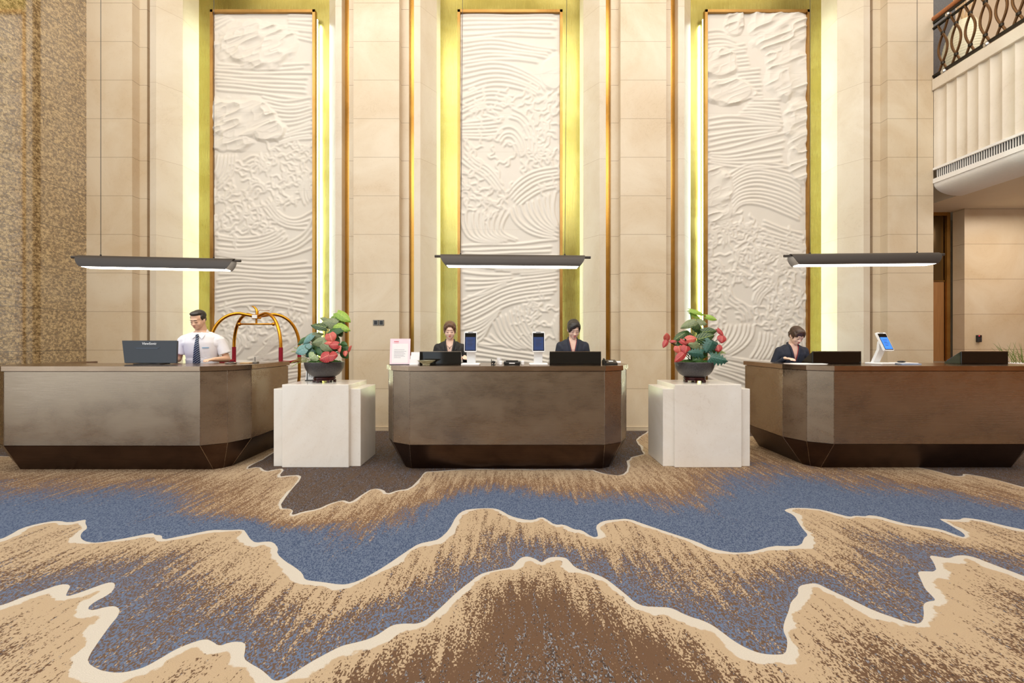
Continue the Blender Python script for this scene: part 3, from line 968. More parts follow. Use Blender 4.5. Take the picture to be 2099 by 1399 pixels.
k = NT('ribbed_ivory_ceramic', 0.35)
k.col(lin(226, 220, 190))
M['ceramic'] = k.m
prof = [(0.12, 0.0), (0.14, 0.02)]
for u in np.linspace(0, 1, 120):
    z_ = 0.04 + u * 1.30
    r_ = 0.12 + 0.17 * math.sin(PI * min(1, u * 0.95 + .03)) ** 0.8
    prof.append((r_ * (1 - 0.012 * (1 + math.cos(u * 2 * PI * 28))), z_))
prof.append((0.10, 1.345))
tag(MB().lathe(prof, seg=48).build('floor_vase', M['ceramic'], None, smooth='all', loc=(7.52, 7.3, 5.35)),
    'large ribbed ivory floor vase behind the balcony railing', 'vase')
br = MB()
random.seed(4)
for q in range(9):
    a = 0.5 + q * 0.33
    p0 = Vector((0, 0, 1.30))
    d = Vector((math.cos(a) * .5, -0.1 + .1 * math.sin(q * 2), 1)).normalized()
    p1 = p0 + d * .25
    p2 = p1 + (d + Vector((random.uniform(-.6, .6), random.uniform(-.3, .3), .1))).normalized() * .28
    br.tube([p0, p1, p2], [.014, .011, .005], 6)
    p3 = p1 + (d + Vector((random.uniform(-.8, .8), 0, -.1))).normalized() * .2
    br.tube([p1, p3], [.009, .004], 6)
tag(br.build('dried_branches', plain('bleached_driftwood', (206, 176, 134), 0.6), None, smooth=True, loc=(7.52, 7.3, 5.37)),
    'pale dried branches standing in the ribbed floor vase', 'dried branches')

# switches and keypad --------------------------------------------------------------
yS = YP
M['brushed_grey'] = plain('grey_metal_frame', (120, 114, 106), 0.35, 0.8, 0.03)
for q, (px0, lab) in enumerate(((770.5, 'left of two square dark light switches on the stone pier'), (782, 'right of two square dark light switches on the stone pier'))):
    pt = at(px0, 661, yS)
    s_ = thing('light_switch', lab, 'light switch', (pt.x, yS - 0.006, pt.z), group=None)
    MB().box((0, 0, 0), (.082, .012, .086), .003).build('switch_frame', M['brushed_grey'], s_)
    MB().box((0, -.008, 0), (.046, .006, .056), .002).build('rocker', M['black'], s_)
pt = at(2004, 693.5, 7.51)
s_ = thing('door_keypad', 'small black door keypad with red light on the right stone wall', 'keypad', (pt.x, 7.49, pt.z))
MB().box((0, 0, 0), (.068, .04, .118), .004).build('housing', M['black'], s_)
kb = MB()
for a in range(3):
    for b_ in range(4):
        kb.box((-.018 + a * .018, -.021, .01 - b_ * .016), (.008, .003, .006))
kb.build('keys', plain('key_grey', (96, 96, 100), 0.5), s_)
MB().box((-.016, -.021, .045), (.016, .003, .007)).build('indicator_light', plain('red_light', (255, 40, 60), .4, var=0, emit=(255, 40, 70), es=2.5), s_)
# ------------------------------------------------------------------ reception desks
ZB, ZU, ZT = 0.295, 1.076, 1.126
OUT = [(-1.365, 1.2), (-1.365, .36), (-1.25, .125), (-1.035, 0), (1.035, 0), (1.25, .125), (1.365, .36), (1.365, 1.2)]
BOT = [(-1.16, 1.2), (-1.16, .33), (-1.12, .25), (-1.045, .19), (1.045, .19), (1.12, .25), (1.16, .33), (1.16, 1.2)]
INN = [(1.16, 1.2), (1.16, .7), (-1.16, .7), (-1.16, 1.2)]


def shrink(P, d):
    c = (0, .6)
    return [(x - math.copysign(d, x) if abs(x) > 1.2 else x - math.copysign(d * .5, x), y + (d if y < 1 else -d * .3)) for x, y in P]


def make_desk(label, x, y, bm='bronze'):
    t = thing('reception_desk', label, 'reception desk', (x, y, 0))
    o2 = shrink(OUT, 0.035)
    MB().prism(o2 + INN, ZB, ZU).build('carcass', M['bronze_dark'], t)
    n = len(OUT)
    o3 = shrink(OUT, 0.018)
    names = ['side_panel', 'corner_panel', 'corner_panel', 'front_panel', 'corner_panel', 'corner_panel', 'side_panel']
    for i in range(n - 1):
        a, b = Vector(o3[i]), Vector(o3[i + 1])
        d = (b - a).normalized() * 0.0025
        nrm = Vector((-d.y, d.x)).normalized() * 0.016
        p = [a + d, b - d, b - d + nrm, a + d + nrm]
        MB().prism([(q.x, q.y) for q in p], ZB + .004, ZU - .008).build(names[i], M[bm], t)
    MB().prism(OUT + INN, ZU, ZT).build('countertop', M['bronze_top'], t)
    inb = [(1.145, 1.2), (1.145, .7), (-1.145, .7), (-1.145, 1.2)]
    MB().prism(BOT + inb, 0, ZB, o3 + INN).build('plinth', M['bronze_dark'], t)
    for i in range(1, n - 1):
        e = MB()
        a, b = Vector((*o3[i], ZB)), Vector((*BOT[i], 0.004))
        e.tube([a, b], .0028, 6)
        e.tube([Vector((*o3[i], ZB)), Vector((*o3[i], ZU - .004))], .0034, 6)
        e.build('seam_trim', M['bronze_edge'], t)
    return t


M['bronze_top'] = brushed('bronze_countertop', (150, 128, 108), (172, 148, 126), 0.2, metal=1.0)
DL = (-4.285, 4.57)
DC = (-0.052, 4.605)
DR = (4.443, 4.64)
make_desk('left reception desk with brushed metal panels, beside the man in a white shirt', *DL)
make_desk('middle reception desk with brushed bronze panels between the two stone pedestals', *DC)
make_desk('right reception desk with brown bronze panels, beneath the right pendant lamp', *DR)


# ------------------------------------------------------------------ stone pedestals
def pedestal(x, label):
    t = thing('stone_pedestal', label, 'pedestal', (x, 5.13, 0), group=None)
    MB().box((0, 0, .456), (.735, .60, .912), .004).build('core_block', M['stone_pale'], t)
    s = math.copysign(1, -x)
    for k in (-1, 1):
        MB().box((k * .4225, 0.01, .43), (.122, .53, .86), .004).build('side_slab', M['stone_pale'], t)
    return t


pedestal(-2.164, 'stepped pale marble pedestal between the left and middle desks')
pedestal(2.160, 'stepped pale marble pedestal between the middle and right desks')


# ------------------------------------------------------------------ pendant lamps
def pendant(label, x, y, z, rz, roll):
    t = thing('pendant_lamp', label, 'pendant lamp', (x, y, z))
    t.rotation_euler = (0, roll, rz)
    # shade: half pipe, its ends cut back in a curve towards the lower lips
    sh = MB()
    N, K = 40, 22
    R = 0.082
    vs_, fs = [], []
    for side in (0, 1):
        rr = R - side * 0.004
        for k in range(K + 1):
            a = math.radians(-6 + 192 * k / K)          # 0 = front lip .. 180 = back lip
            yy = -rr * math.cos(a)
            zz = -0.128 + rr * math.sin(a) * 1.55
            h = (zz + 0.145) / 0.145
            half = 0.765 + 0.07 * (1 - (1 - min(1, max(0, h))) ** 2.0)
            for i in range(N + 1):
                vs_.append((-half + 2 * half * i / N, yy, zz))
    L = (K + 1) * (N + 1)
    for k in range(K):
        for i in range(N):
            a = k * (N + 1) + i
            fs.append((a, a + 1, a + N + 2, a + N + 1))
            fs.append((L + a, L + a + N + 1, L + a + N + 2, L + a + 1))
    for k in range(K):
        for i in (0, N):
            a = k * (N + 1) + i
            fs.append((a, a + N + 1, L + a + N + 1, L + a) if i == 0 else (a, L + a, L + a + N + 1, a + N + 1))
    for i in range(N):
        fs.append((i, L + i, L + i + 1, i + 1))
        a = K * (N + 1) + i
        fs.append((a, a + 1, L + a + 1, L + a))
    sh.add(vs_, fs)
    sh.build('shade', M['lamp_metal'], t, smooth=True)
    MB().tube([(-.905, 0, -.025), (.905, 0, -.025)], .0155, 14).build('rod', M['lamp_metal'], t, smooth=True)
    MB().box((0, 0, -.137), (1.51, .142, .012)).build('light_panel', M['lamp_glow'], t)
    for sx in (-.605, .605):
        MB().tube([(sx, 0, 0), (sx, 0, 9.45 - z)], .0028, 6).build('cable', M['black'], t)
        MB().tube([(sx, 0, -.012), (sx, 0, .012)], .009, 8).build('cable_clamp', M['black'], t)
    for o in t.children:
        pass
    return t


M['lamp_metal'] = plain('matt_bronze_grey_paint', (64, 57, 52), 0.45, 0.3, 0.03)
M['lamp_glow'] = plain('lamp_diffuser', (255, 250, 240), 0.5, var=0, emit=(255, 248, 232), es=9.0)
pendant('left pendant lamp, dark half-pipe shade over the left desk, tilted towards the middle', -4.15, 5.15, 2.376, 0.13, 0.0)
pendant('middle pendant lamp, dark half-pipe shade hanging over the middle desk', 0.008, 5.10, 2.392, 0.0, 0.008)
pendant('right pendant lamp, dark half-pipe shade over the right desk beside the wooden door', 4.12, 5.15, 2.42, -0.05, 0.0)

# ------------------------------------------------------------------ luggage cart
M['gold'] = plain('polished_gold', (216, 150, 46), 0.24, 1.0, 0.02)
M['velvet'] = plain('red_velvet', (140, 10, 34), 0.9, 0, 0.12, 60)
ct = thing('luggage_cart', 'gold birdcage luggage cart with red velvet sleeves behind the left desk', 'luggage cart', (-3.83, 6.58, 0))
hx, hy = 0.51, 0.275
for sx, sy in ((-1, -1), (1, -1), (1, 1), (-1, 1)):
    pts = [(sx * (hx - .12), sy * (hy - .04), .26), (sx * (hx - .03), sy * (hy - .01), .55), (sx * hx, sy * hy, .85), (sx * hx, sy * hy, 1.30)]
    for a in np.linspace(0.06, 1, 30):
        u = a * PI / 2 * 1.18
        r_ = math.sin(u / 1.18)
        f_ = 1 - (1 - math.cos(u / 1.18)) if False else math.cos(a * PI / 2)
        rad = f_ ** 0.85
        zz = 1.30 + 0.50 * math.sin(min(1, a * 1.22) * PI / 2) - (0.04 * max(0, a - .8) / .2)
        pts.append((sx * hx * rad, sy * hy * rad, zz))
    MB().tube(pts, .023, 12).build('post', M['gold'], ct, smooth=True)
    MB().tube([(sx * hx, sy * hy, 1.05), (sx * hx, sy * hy, 1.30)], .0285, 12).build('velvet_sleeve', M['velvet'], ct, smooth=True)
for sx in (-1, 1):
    MB().tube([(sx * hx, -hy + .02, 1.09), (sx * hx, 0, 1.075), (sx * hx, hy - .02, 1.09)], .022, 10).build('velvet_bar', M['velvet'], ct, smooth=True)
MB().box((0, 0, 1.755), (.10, .09, .07), .008).build('crown_block', M['gold'], ct)
MB().box((-.0, -.048, 1.755), (.075, .006, .05), .001).build('name_plate', M['white_pl'], ct)
MB().tube([(0, 0, 1.72), (0, 0, 1.655)], .014, 8).build('hanger_stem', M['gold'], ct, smooth=True)
MB().tube([(-.25, 0, 1.645), (.25, 0, 1.645)], .013, 10).ell((-.255, 0, 1.645), .027).ell((.255, 0, 1.645), .027).build('hanging_rail', M['gold'], ct, smooth='all')
MB().tube([(0.01, 0, 1.78), (0.01, 0, 1.83), (-.005, 0, 1.87), (-.03, 0, 1.90), (-.07, 0, 1.915)], [.022, .021, .018, .014, .006], 10).build('finial', M['gold'], ct, smooth=True)
MB().tube([(0.02, 0, 1.83), (0.05, 0, 1.852), (.09, 0, 1.85), (.2, 0, 1.845)], .004, 6).build('hook', M['gold'], ct, smooth=True)
MB().box((0, 0, .235), (1.06, .6, .05), .02).build('platform', M['gold'], ct, smooth=True)
MB().box((0, 0, .264), (1.02, .56, .012), .004).build('deck_carpet', M['velvet'], ct)
for sx, sy in ((-1, -1), (1, -1), (1, 1), (-1, 1)):
    MB().tube([(sx * .42 - .02, sy * .22, .085), (sx * .42 + .02, sy * .22, .085)], .085, 20).box((sx * .42, sy * .22, .15), (.06, .03, .13)).build('caster', M['black'], ct)

# ------------------------------------------------------------------ monitors, kiosks and desk things
dz = ZT + 0.0005


def wedge_monitor(label, x0, x1, y, h=.142, depth=.2, blue=False, sign=1):
    """black monitor lying low on the counter: upright front shield, screen sloping back to the clerk"""
    w = x1 - x0
    t = thing('desk_monitor', label, 'monitor', ((x0 + x1) / 2, y, dz))
    MB().box((0, .008, h / 2), (w, .014, h), .003).build('front_shield', M['gloss_black'], t)
    c = MB()
    c.extrude_x([(.016, h - .004), (.016, 0), (depth, 0), (depth, .012)], -w / 2, w / 2)
    c.build('housing', M['gloss_black'], t)
    s = MB()
    a = math.atan2(h - .02, depth - .02)
    s.box((0, depth / 2 + .018, h / 2 + .012), (w - .05, (depth) / math.cos(a) * .8, .003), M=Matrix.Rotation(-a, 3, 'X'))
    s.build('screen', M['screen_blue'], t)
    MB().box((0, .012, h + .003), (w, .018, .005)).build('top_rim', M['bronze_edge'], t)
    return t


M['screen_blue'] = plain('blue_screen', (30, 60, 140), 0.2, var=0.0, emit=(60, 110, 220), es=0.8)
wedge_monitor('low black monitor behind the clear bowl, in front of the woman with a necklace', -1.045, -.575, 4.95)
wedge_monitor('low black monitor in front of the woman with the red flower badge', .425, 1.005, 4.95)
wedge_monitor('low black monitor in front of the bowed woman at the right desk', 3.46, 4.02, 5.05)
wedge_monitor('low black monitor at the far right of the right desk, before the grasses', 5.17, 5.71, 5.05)
# wide screen with its back to us
t = thing('desktop_monitor', 'large black desktop monitor seen from behind on the left desk, tilted back', 'monitor', (-4.12, 5.02, dz), 0.0)
mm = MB()
Mx = Matrix.Rotation(math.radians(-14), 3, 'X')
c0 = Vector((0, 0, .012))
bk = [(-.275, 0, 0), (.300, 0, 0), (.268, 0, .262), (-.372, 0, .262)]
bk = [(-.30, 0), (.29, 0), (.25, .262), (-.385, .262)]
vv = []
for yy in (-.012, .012):
    for x_, z_ in bk:
        vv.append(Mx @ Vector((x_, yy, z_)) + c0)
mm.add(vv, [(0, 1, 2, 3), (7, 6, 5, 4), (0, 4, 5, 1), (1, 5, 6, 2), (2, 6, 7, 3), (3, 7, 4, 0)])
mm.build('back_shell', M['screen_shell'] if 'screen_shell' in M else plain('dark_blue_black_shell', (34, 38, 46), 0.35, var=.05), t)
MB().box((.0, -.022, .175), (.29, .006, .012), .002, M=Mx).build('cable_slot', M['black'], t) if False else None
sl = MB()
sl.box(Mx @ Vector((-.075, -.0135, .178)) + c0, (.29, .004, .007), M=Mx)
sl.box(Mx @ Vector((-.075, -.0135, .166)) + c0, (.25, .003, .012), M=Mx)
sl.build('cable_slot', plain('slot_grey_blue', (48, 56, 70), .3), t)
scr = MB()
vv = []
for x_, z_ in [(-.29, .012), (.28, .012), (.243, .25), (-.372, .25)]:
    vv.append(Mx @ Vector((x_, .0135, z_)) + c0)
scr.add(vv, [(3, 2, 1, 0)])
scr.build('screen', M['screen_blue'], t)
MB().box((-.02, .03, .004), (.30, .16, .008), .003).box((-.02, .04, .04), (.06, .02, .08)).build('foot', M['black'], t)
M['white_ink'] = plain('white_print', (225, 228, 232), .5, var=0)
M['ink'] = plain('dark_print', (36, 36, 44), .6, var=0)
lettering('lettering', 'ViewSonic', .040, M['white_ink'], t, Mx @ Vector((-.062, -.0135, .225)) + c0, (PI / 2 - math.radians(14), 0, 0))


def kiosk(label, x, y, rz, blue, tilt=10):
    t = thing('check_in_tablet', label, 'tablet kiosk', (x, y, dz), rz)
    w = MB().box((0, 0.02, .010), (.20, .19, .02), .006).build('base', M['white_pl'], t)
    st = MB()
    st.extrude_x([(.085, .02), (.055, .02), (-.01, .17), (-.01, .26), (.012, .26), (.02, .17)], -.047, .047)
    st.build('stand', M['white_pl'], t)
    R_ = Matrix.Rotation(math.radians(-tilt), 3, 'X')
    hb = MB()
    # rounded slab
    P = []
    W_, H_, r_ = .068, .113, .012
    for cx_, cz_, a0 in ((W_ - r_, H_ - r_, 0), (-W_ + r_, H_ - r_, 90), (-W_ + r_, -H_ + r_, 180), (W_ - r_, -H_ + r_, 270)):
        for a in range(0, 91, 30):
            P.append((cx_ + r_ * math.cos(math.radians(a0 + a)), cz_ + r_ * math.sin(math.radians(a0 + a))))
    c = Vector((0, -.03, .255))
    n = len(P)
    for yy in (-.011, .011):
        hb.v += [tuple(R_ @ Vector((px_, yy, pz_)) + c) for px_, pz_ in P]
    hb.f = [tuple(range(n)), tuple(range(2 * n - 1, n - 1, -1))] + [(i, n + i, n + (i + 1) % n, (i + 1) % n) for i in range(n)]
    hb.build('tablet_case', M['white_pl'], t)
    MB().box(R_ @ Vector((0, -.0118, -.003)) + c, (.122, .002, .198), .0005, M=R_).build('bezel', M['gloss_black'], t)
    MB().box(R_ @ Vector((0, -.0132, -.022)) + c, (.108, .001, .145), M=R_).build('screen', blue, t)
    MB().box(R_ @ Vector((0, -.0115, .105)) + c, (.052, .002, .006), M=R_).build('camera_bar', M['black'], t)
    ln = MB()
    for q in range(6):
        ln.box(R_ @ Vector((0.0 - .004 * (q % 3), -.0140, .02 - q * .014)) + c, (.070 - .012 * (q % 3), .0006, .0035), M=R_)
    ln.build('screen_text', M['ink'], t)
    return t


sb1 = plain('dim_blue_screen', (40, 52, 84), .15, var=.05, emit=(52, 74, 124), es=.42)
sb2 = plain('bright_blue_screen', (60, 120, 210), .15, var=.0, emit=(62, 128, 232), es=.85)
kiosk('upright check-in tablet with white stand beside the woman with a necklace', -.453, 4.83, 0.0, sb1)
kiosk('upright check-in tablet beside the small black card machine on the middle desk', .291, 4.85, 0.0, sb1)
kx = kiosk('white check-in tablet turned sideways on the right desk, bright blue screen', 4.20, 4.99, 0.0, sb2, 25)
kx.rotation_euler = (0, 0, math.radians(14))

# notice board sheet and card holder on the middle desk
M['pink'] = plain('pink_paper', (240, 218, 226), .6, var=.01)
M['paper'] = plain('white_paper', (240, 238, 238), .6, var=.01)
M['pink_ink'] = plain('red_print', (226, 110, 120), .6, var=0)
t = thing('notice_board', 'pink and white printed notice standing on the middle desk', 'notice', (-1.245, 4.87, dz), 0.0)
Rn = Matrix.Rotation(math.radians(-6), 3, 'X')
MB().box(Rn @ Vector((0, 0, .146)), (.225, .004, .29), M=Rn).build('pink_sheet', M['pink'], t)
MB().box(Rn @ Vector((0, -.0025, .128)), (.178, .001, .215), M=Rn).build('white_field', M['paper'], t)
tx = MB()
random.seed(3)
for q, (zz, w_) in enumerate(((.168, .11), (.150, .13), (.136, .11), (.122, .12), (.108, .10), (.094, .12), (.08, .07))):
    x_ = -.065
    while x_ < -.065 + w_:
        ww = random.uniform(.004, .009)
        tx.box(Rn @ Vector((x_ + ww / 2, -.0034, zz)), (ww, .0006, .0042), M=Rn)
        x_ += ww + .0025
tx.build('printed_text', plain('grey_print', (150, 140, 150), .6, var=0), t)
MB().box(Rn @ Vector((0, .001, .004)), (.225, .04, .006)).build('foot', M['ink'], t)
th = MB()
for q in range(4):
    th.box(Rn @ Vector((-.062 + q * .013, -.0034, .258)), (.010, .0006, .012), M=Rn)
    th.box(Rn @ Vector((-.062 + q * .013, -.0036, .24)), (.009, .0006, .003), M=Rn)
th.build('printed_heading', M['pink_ink'], t)

t = thing('card_holder', 'white stepped card holder between the pink notice and the clear bowl', 'card holder', (-1.075, 4.84, dz), 0.0)
MB().box((0, .0, .005), (.098, .07, .010), .002).build('base', M['white_pl'], t)
for q in range(3):
    MB().box((.002 * q, -.024 + q * .024, .035 + q * .020), (.094, .003, .06 + q * .036), M=Matrix.Rotation(math.radians(-7), 3, 'X')).build('card', M['paper'], t)

k = NT('cut_glass', 0.08)
k.col(lin(226, 222, 196))
k.b.inputs['Transmission Weight'].default_value = 0.75
k.b.inputs['IOR'].default_value = 1.45
k.bump(k.noise(k.pos(True), 160, 1), 0.6, 0.004)
M['cut_glass'] = k.m
tag(MB().lathe([(.03, 0), (.042, .003), (.036, .012), (.045, .02), (.096, .050), (.099, .054), (.094, .054), (.042, .026), (.01, .022)], seg=40).build('glass_bowl', M['cut_glass'], None, smooth=True, loc=(-.93, 4.76, dz)),
    'wide clear cut-glass bowl in front of the left monitor on the middle desk', 'bowl')

# small machines in the middle
t = thing('card_machine', 'small flat black card machine in the centre of the middle desk', 'card machine', (0.0, 4.86, dz))
MB().box((0, 0, .021), (.185, .14, .036), .008).build('body', M['black'], t)
MB().box((0, .0, .045), (.135, .10, .012), .004).build('lid', M['gloss_black'], t)
MB().box((0, -.0715, .022), (.062, .002, .010)).build('label_plate', M['white_pl'], t)
for sx, lab in ((-.125, 'small white box left of the black card machine'), (.118, 'small white box right of the black card machine')):
    tag(MB().box((0, 0, .022), (.034, .06, .044), .004).build('paper_box', M['white_pl'], None, loc=(sx, 4.87, dz)), lab, 'box')
tag(MB().lathe([(.022, 0), (.024, .004), (.028, .075), (.026, .075), (.02, .006)], seg=24).build('paper_cup', M['paper'], None, smooth=True, loc=(-.145, 4.96, dz)),
    'white paper cup behind the small white box on the middle desk', 'cup')
t = thing('desk_camera', 'small black desk camera on a round foot beside the paper cup', 'camera', (-.205, 4.86, dz))
MB().lathe([(.026, 0), (.026, .005), (.008, .009)], seg=20).build('foot', M['black'], t)
MB().tube([(0, 0, .006), (0, 0, .03)], .006, 8).build('neck', M['black'], t)
MB().tube([(-.016, 0, .036), (.020, 0, .028)], .014, 14).build('body', M['black'], t, smooth=True)
MB().tube([(-.026, 0, .036), (-.018, 0, .036)], .030, 20).build('lens_ring', M['gloss_black'], t, smooth=True)

t = thing('desk_phone', 'black desk phone at the right end of the middle desk', 'phone', (1.10, 4.94, dz))
MB().extrude_x([(-.07, 0), (.08, 0), (.08, .05), (.055, .05), (-.07, .018)], -.072, .072).build('body', M['black'], t)
MB().tube([(-.055, -.05, .034), (-.052, 0, .048), (-.055, .06, .060)], [.011, .009, .011], 10).build('handset', M['black'], t, smooth=True)
MB().box((.01, -.01, .0375), (.05, .03, .002), M=Matrix.Rotation(math.radians(13), 3, 'X')).build('display', M['white_pl'], t)
tag(MB().tube([(-.05, 0, .017), (.05, 0, .017)], .016, 14).build('paper_roll', M['paper'], None, smooth=True, loc=(1.20, 5.06, dz)),
    'white paper roll lying beside the black desk phone', 'paper roll')

# right desk papers and tray
tag(MB().box((0, 0, .002), (.34, .24, .004)).box((.05, .01, .0055), (.3, .2, .003)).build('paper_sheets', M['paper'], None, loc=(3.37, 5.05, dz)),
    'white paper sheets lying at the left end of the right desk', 'paper')
t = thing('document_tray', 'pale blue document tray with mouse beside the tablet on the right desk', 'tray', (4.44, 4.96, dz))
MB().box((0, 0, .006), (.22, .17, .012), .002).build('tray_base', plain('pale_blue_plastic', (150, 168, 200), .3), t)
MB().box((-.02, 0, .017), (.20, .16, .008), .002).build('tray_top', M['white_pl'], t)
MB().ell((-.05, -.01, .031), (.045, .028, .012)).build('mouse', M['black'], t, smooth='all')
# left desk: bracelet tray, pad, small box with pen
t = thing('key_dish', 'small silver key dish at the right end of the left desk', 'dish', (-3.265, 5.10, dz))
MB().lathe([(.05, 0), (.062, .008), (.065, .016), (.058, .014), (.05, .006), (.01, .004)], seg=28).build('dish', plain('silver_dish', (190, 196, 206), .2, .9, .05), t, smooth=True)
MB().tube([(-.03, 0, .018), (0, .02, .02), (.03, 0, .018), (0, -.02, .018), (-.03, 0, .018)], .004, 6).build('key_ring', M['black'], t)
tag(MB().box((0, 0, .006), (.11, .10, .012), .003).build('note_pad', plain('tan_pad', (190, 156, 112), .6), None, loc=(-3.13, 5.18, dz)),
    'tan note pad beside the silver key dish on the left desk', 'note pad')
t = thing('pen_stand', 'small pen stand with one upright pen near the left desk corner', 'pen stand', (-3.045, 5.22, dz))
MB().box((0, 0, .010), (.055, .05, .02), .003).build('base', M['brushed_grey'], t)
MB().tube([(-.01, 0, .02), (-.012, 0, .075)], .0035, 8).build('pen', M['black'], t)

# ------------------------------------------------------------------ bowls with plants
k = NT('hammered_dark_pot', 0.33)
hn = k.n('ShaderNodeTexVoronoi')
k.lk(k.pos(True), hn.inputs['Vector'])
hn.inputs['Scale'].default_value = 95
k.col(k.mix(k.rng(hn.outputs['Distance'], 0.0, 0.7), lin(40, 37, 38), lin(72, 69, 70)))
k.bump(hn.outputs['Distance'], 0.5, 0.004)
M['pot'] = k.m
M['rosewood'] = plain('dark_rosewood', (58, 22, 20), 0.15, 0, 0.1, 20)
M['moss'] = plain('moss', (56, 92, 30), 0.9, 0, 0.3, 60)
M['stem'] = plain('plant_stem', (74, 120, 60), 0.5, 0, 0.1)
M['twig'] = plain('brown_twig', (70, 46, 34), 0.6, 0, 0.1)


def leaf_mat(name, base, vein, edge, strength=0.9, freq=30):
    k = NT(name, 0.4)
    tc = k.n('ShaderNodeUVMap')
    s = k.sep(tc.outputs[0])
    u = k.math('ABSOLUTE', k.math('SUBTRACT', s[0], .5))
    mid = k.rng(u, 0.0, 0.035, 1.0, 0.0)
    ph = k.math('SUBTRACT', s[1], k.math('MULTIPLY', u, 0.9))
    w = k.math('ABSOLUTE', k.math('SINE', k.math('MULTIPLY', ph, freq / 1.5)))
    side = k.rng(w, 0.0, 0.35, 0.85, 0.0)
    v = k.math('MULTIPLY', k.math('MAXIMUM', mid, side), strength)
    nn = k.noise(k.pos(True), 60, 3)
    c = k.mix(k.rng(nn, .35, .65), lin(*base), lin(*edge))
    k.col(k.mix(v, c, lin(*vein)))
    k.b.inputs['Subsurface Weight'].default_value = 0.0
    return k.m


LM = {'lime': leaf_mat('lime_leaf', (146, 176, 62), (186, 205, 110), (120, 156, 50), .5),
      'green': leaf_mat('green_leaf', (52, 92, 38), (96, 132, 60), (38, 74, 34), .5),
      'grey': leaf_mat('silver_veined_leaf', (132, 140, 102), (60, 82, 44), (108, 122, 84), .8, 34),
      'stripe': leaf_mat('yellow_striped_leaf', (40, 70, 38), (160, 178, 84), (32, 60, 34), .9, 24),
      'teal': leaf_mat('teal_leaf', (44, 92, 78), (120, 160, 150), (34, 76, 62), .5),
      'aqua': leaf_mat('pale_teal_leaf', (120, 158, 156), (52, 92, 92), (96, 140, 136), .8),
      'pale': leaf_mat('pale_cream_leaf', (158, 172, 132), (196, 200, 164), (120, 146, 92), .7),
      'red': leaf_mat('red_leaf', (176, 40, 48), (222, 150, 124), (150, 30, 42), .85),
      'coral': leaf_mat('coral_leaf', (200, 88, 76), (226, 176, 140), (184, 66, 62), .85)}


def leaf(parent, base, tip, w, mat, nrm=(0, -1, .35), split=False, name='leaf'):
    base, tip = Vector(base), Vector(tip)
    d = tip - base
    L = d.length
    d.normalize()
    nrm = Vector(nrm).normalized()
    side = d.cross(nrm).normalized()
    up = side.cross(d).normalized()
    me = bpy.data.meshes.new(name)
    vs_, uv, fs = [], [], []
    NL, NW = 12, 8
    for i in range(NL + 1):
        t = i / NL
        ww = w * (math.sin(PI * min(1, (t + .16) / 1.16)) ** 0.75) * (1 - 0.25 * t) * 1.25
        if split and i % 2 == 1 and i > 2:
            ww *= .55
        lob = 0.16 * L * (1 - t) ** 3
        for j in range(NW + 1):
            s = (j / NW - .5) * 2
            p = base + d * (t * L - lob * abs(s) ** 1.5) + side * (s * ww) + up * (-0.18 * L * t * t + 0.10 * w * (1 - abs(s)) - .22 * w * s * s)
            vs_.append(p)
            uv.append((j / NW, t))
    n0 = len(vs_)
    vs_ += [v - up * .0012 for v in vs_]
    for i in range(NL):
        for j in range(NW):
            a = i * (NW + 1) + j
            fs.append((a, a + 1, a + NW + 2, a + NW + 1))
            fs.append((n0 + a + NW + 1, n0 + a + NW + 2, n0 + a + 1, n0 + a))
    me.from_pydata([tuple(v) for v in vs_], [], fs)
    l = me.uv_layers.new(name='UVMap')
    uvs = uv + uv
    for lp in me.loops:
        l.data[lp.index].uv = uvs[lp.vertex_index]
    me.polygons.foreach_set('use_smooth', [True] * len(me.polygons))
    me.materials.append(LM[mat])
    o = bpy.data.objects.new(name, me)
    COL.objects.link(o)
    o.parent = parent
    return o


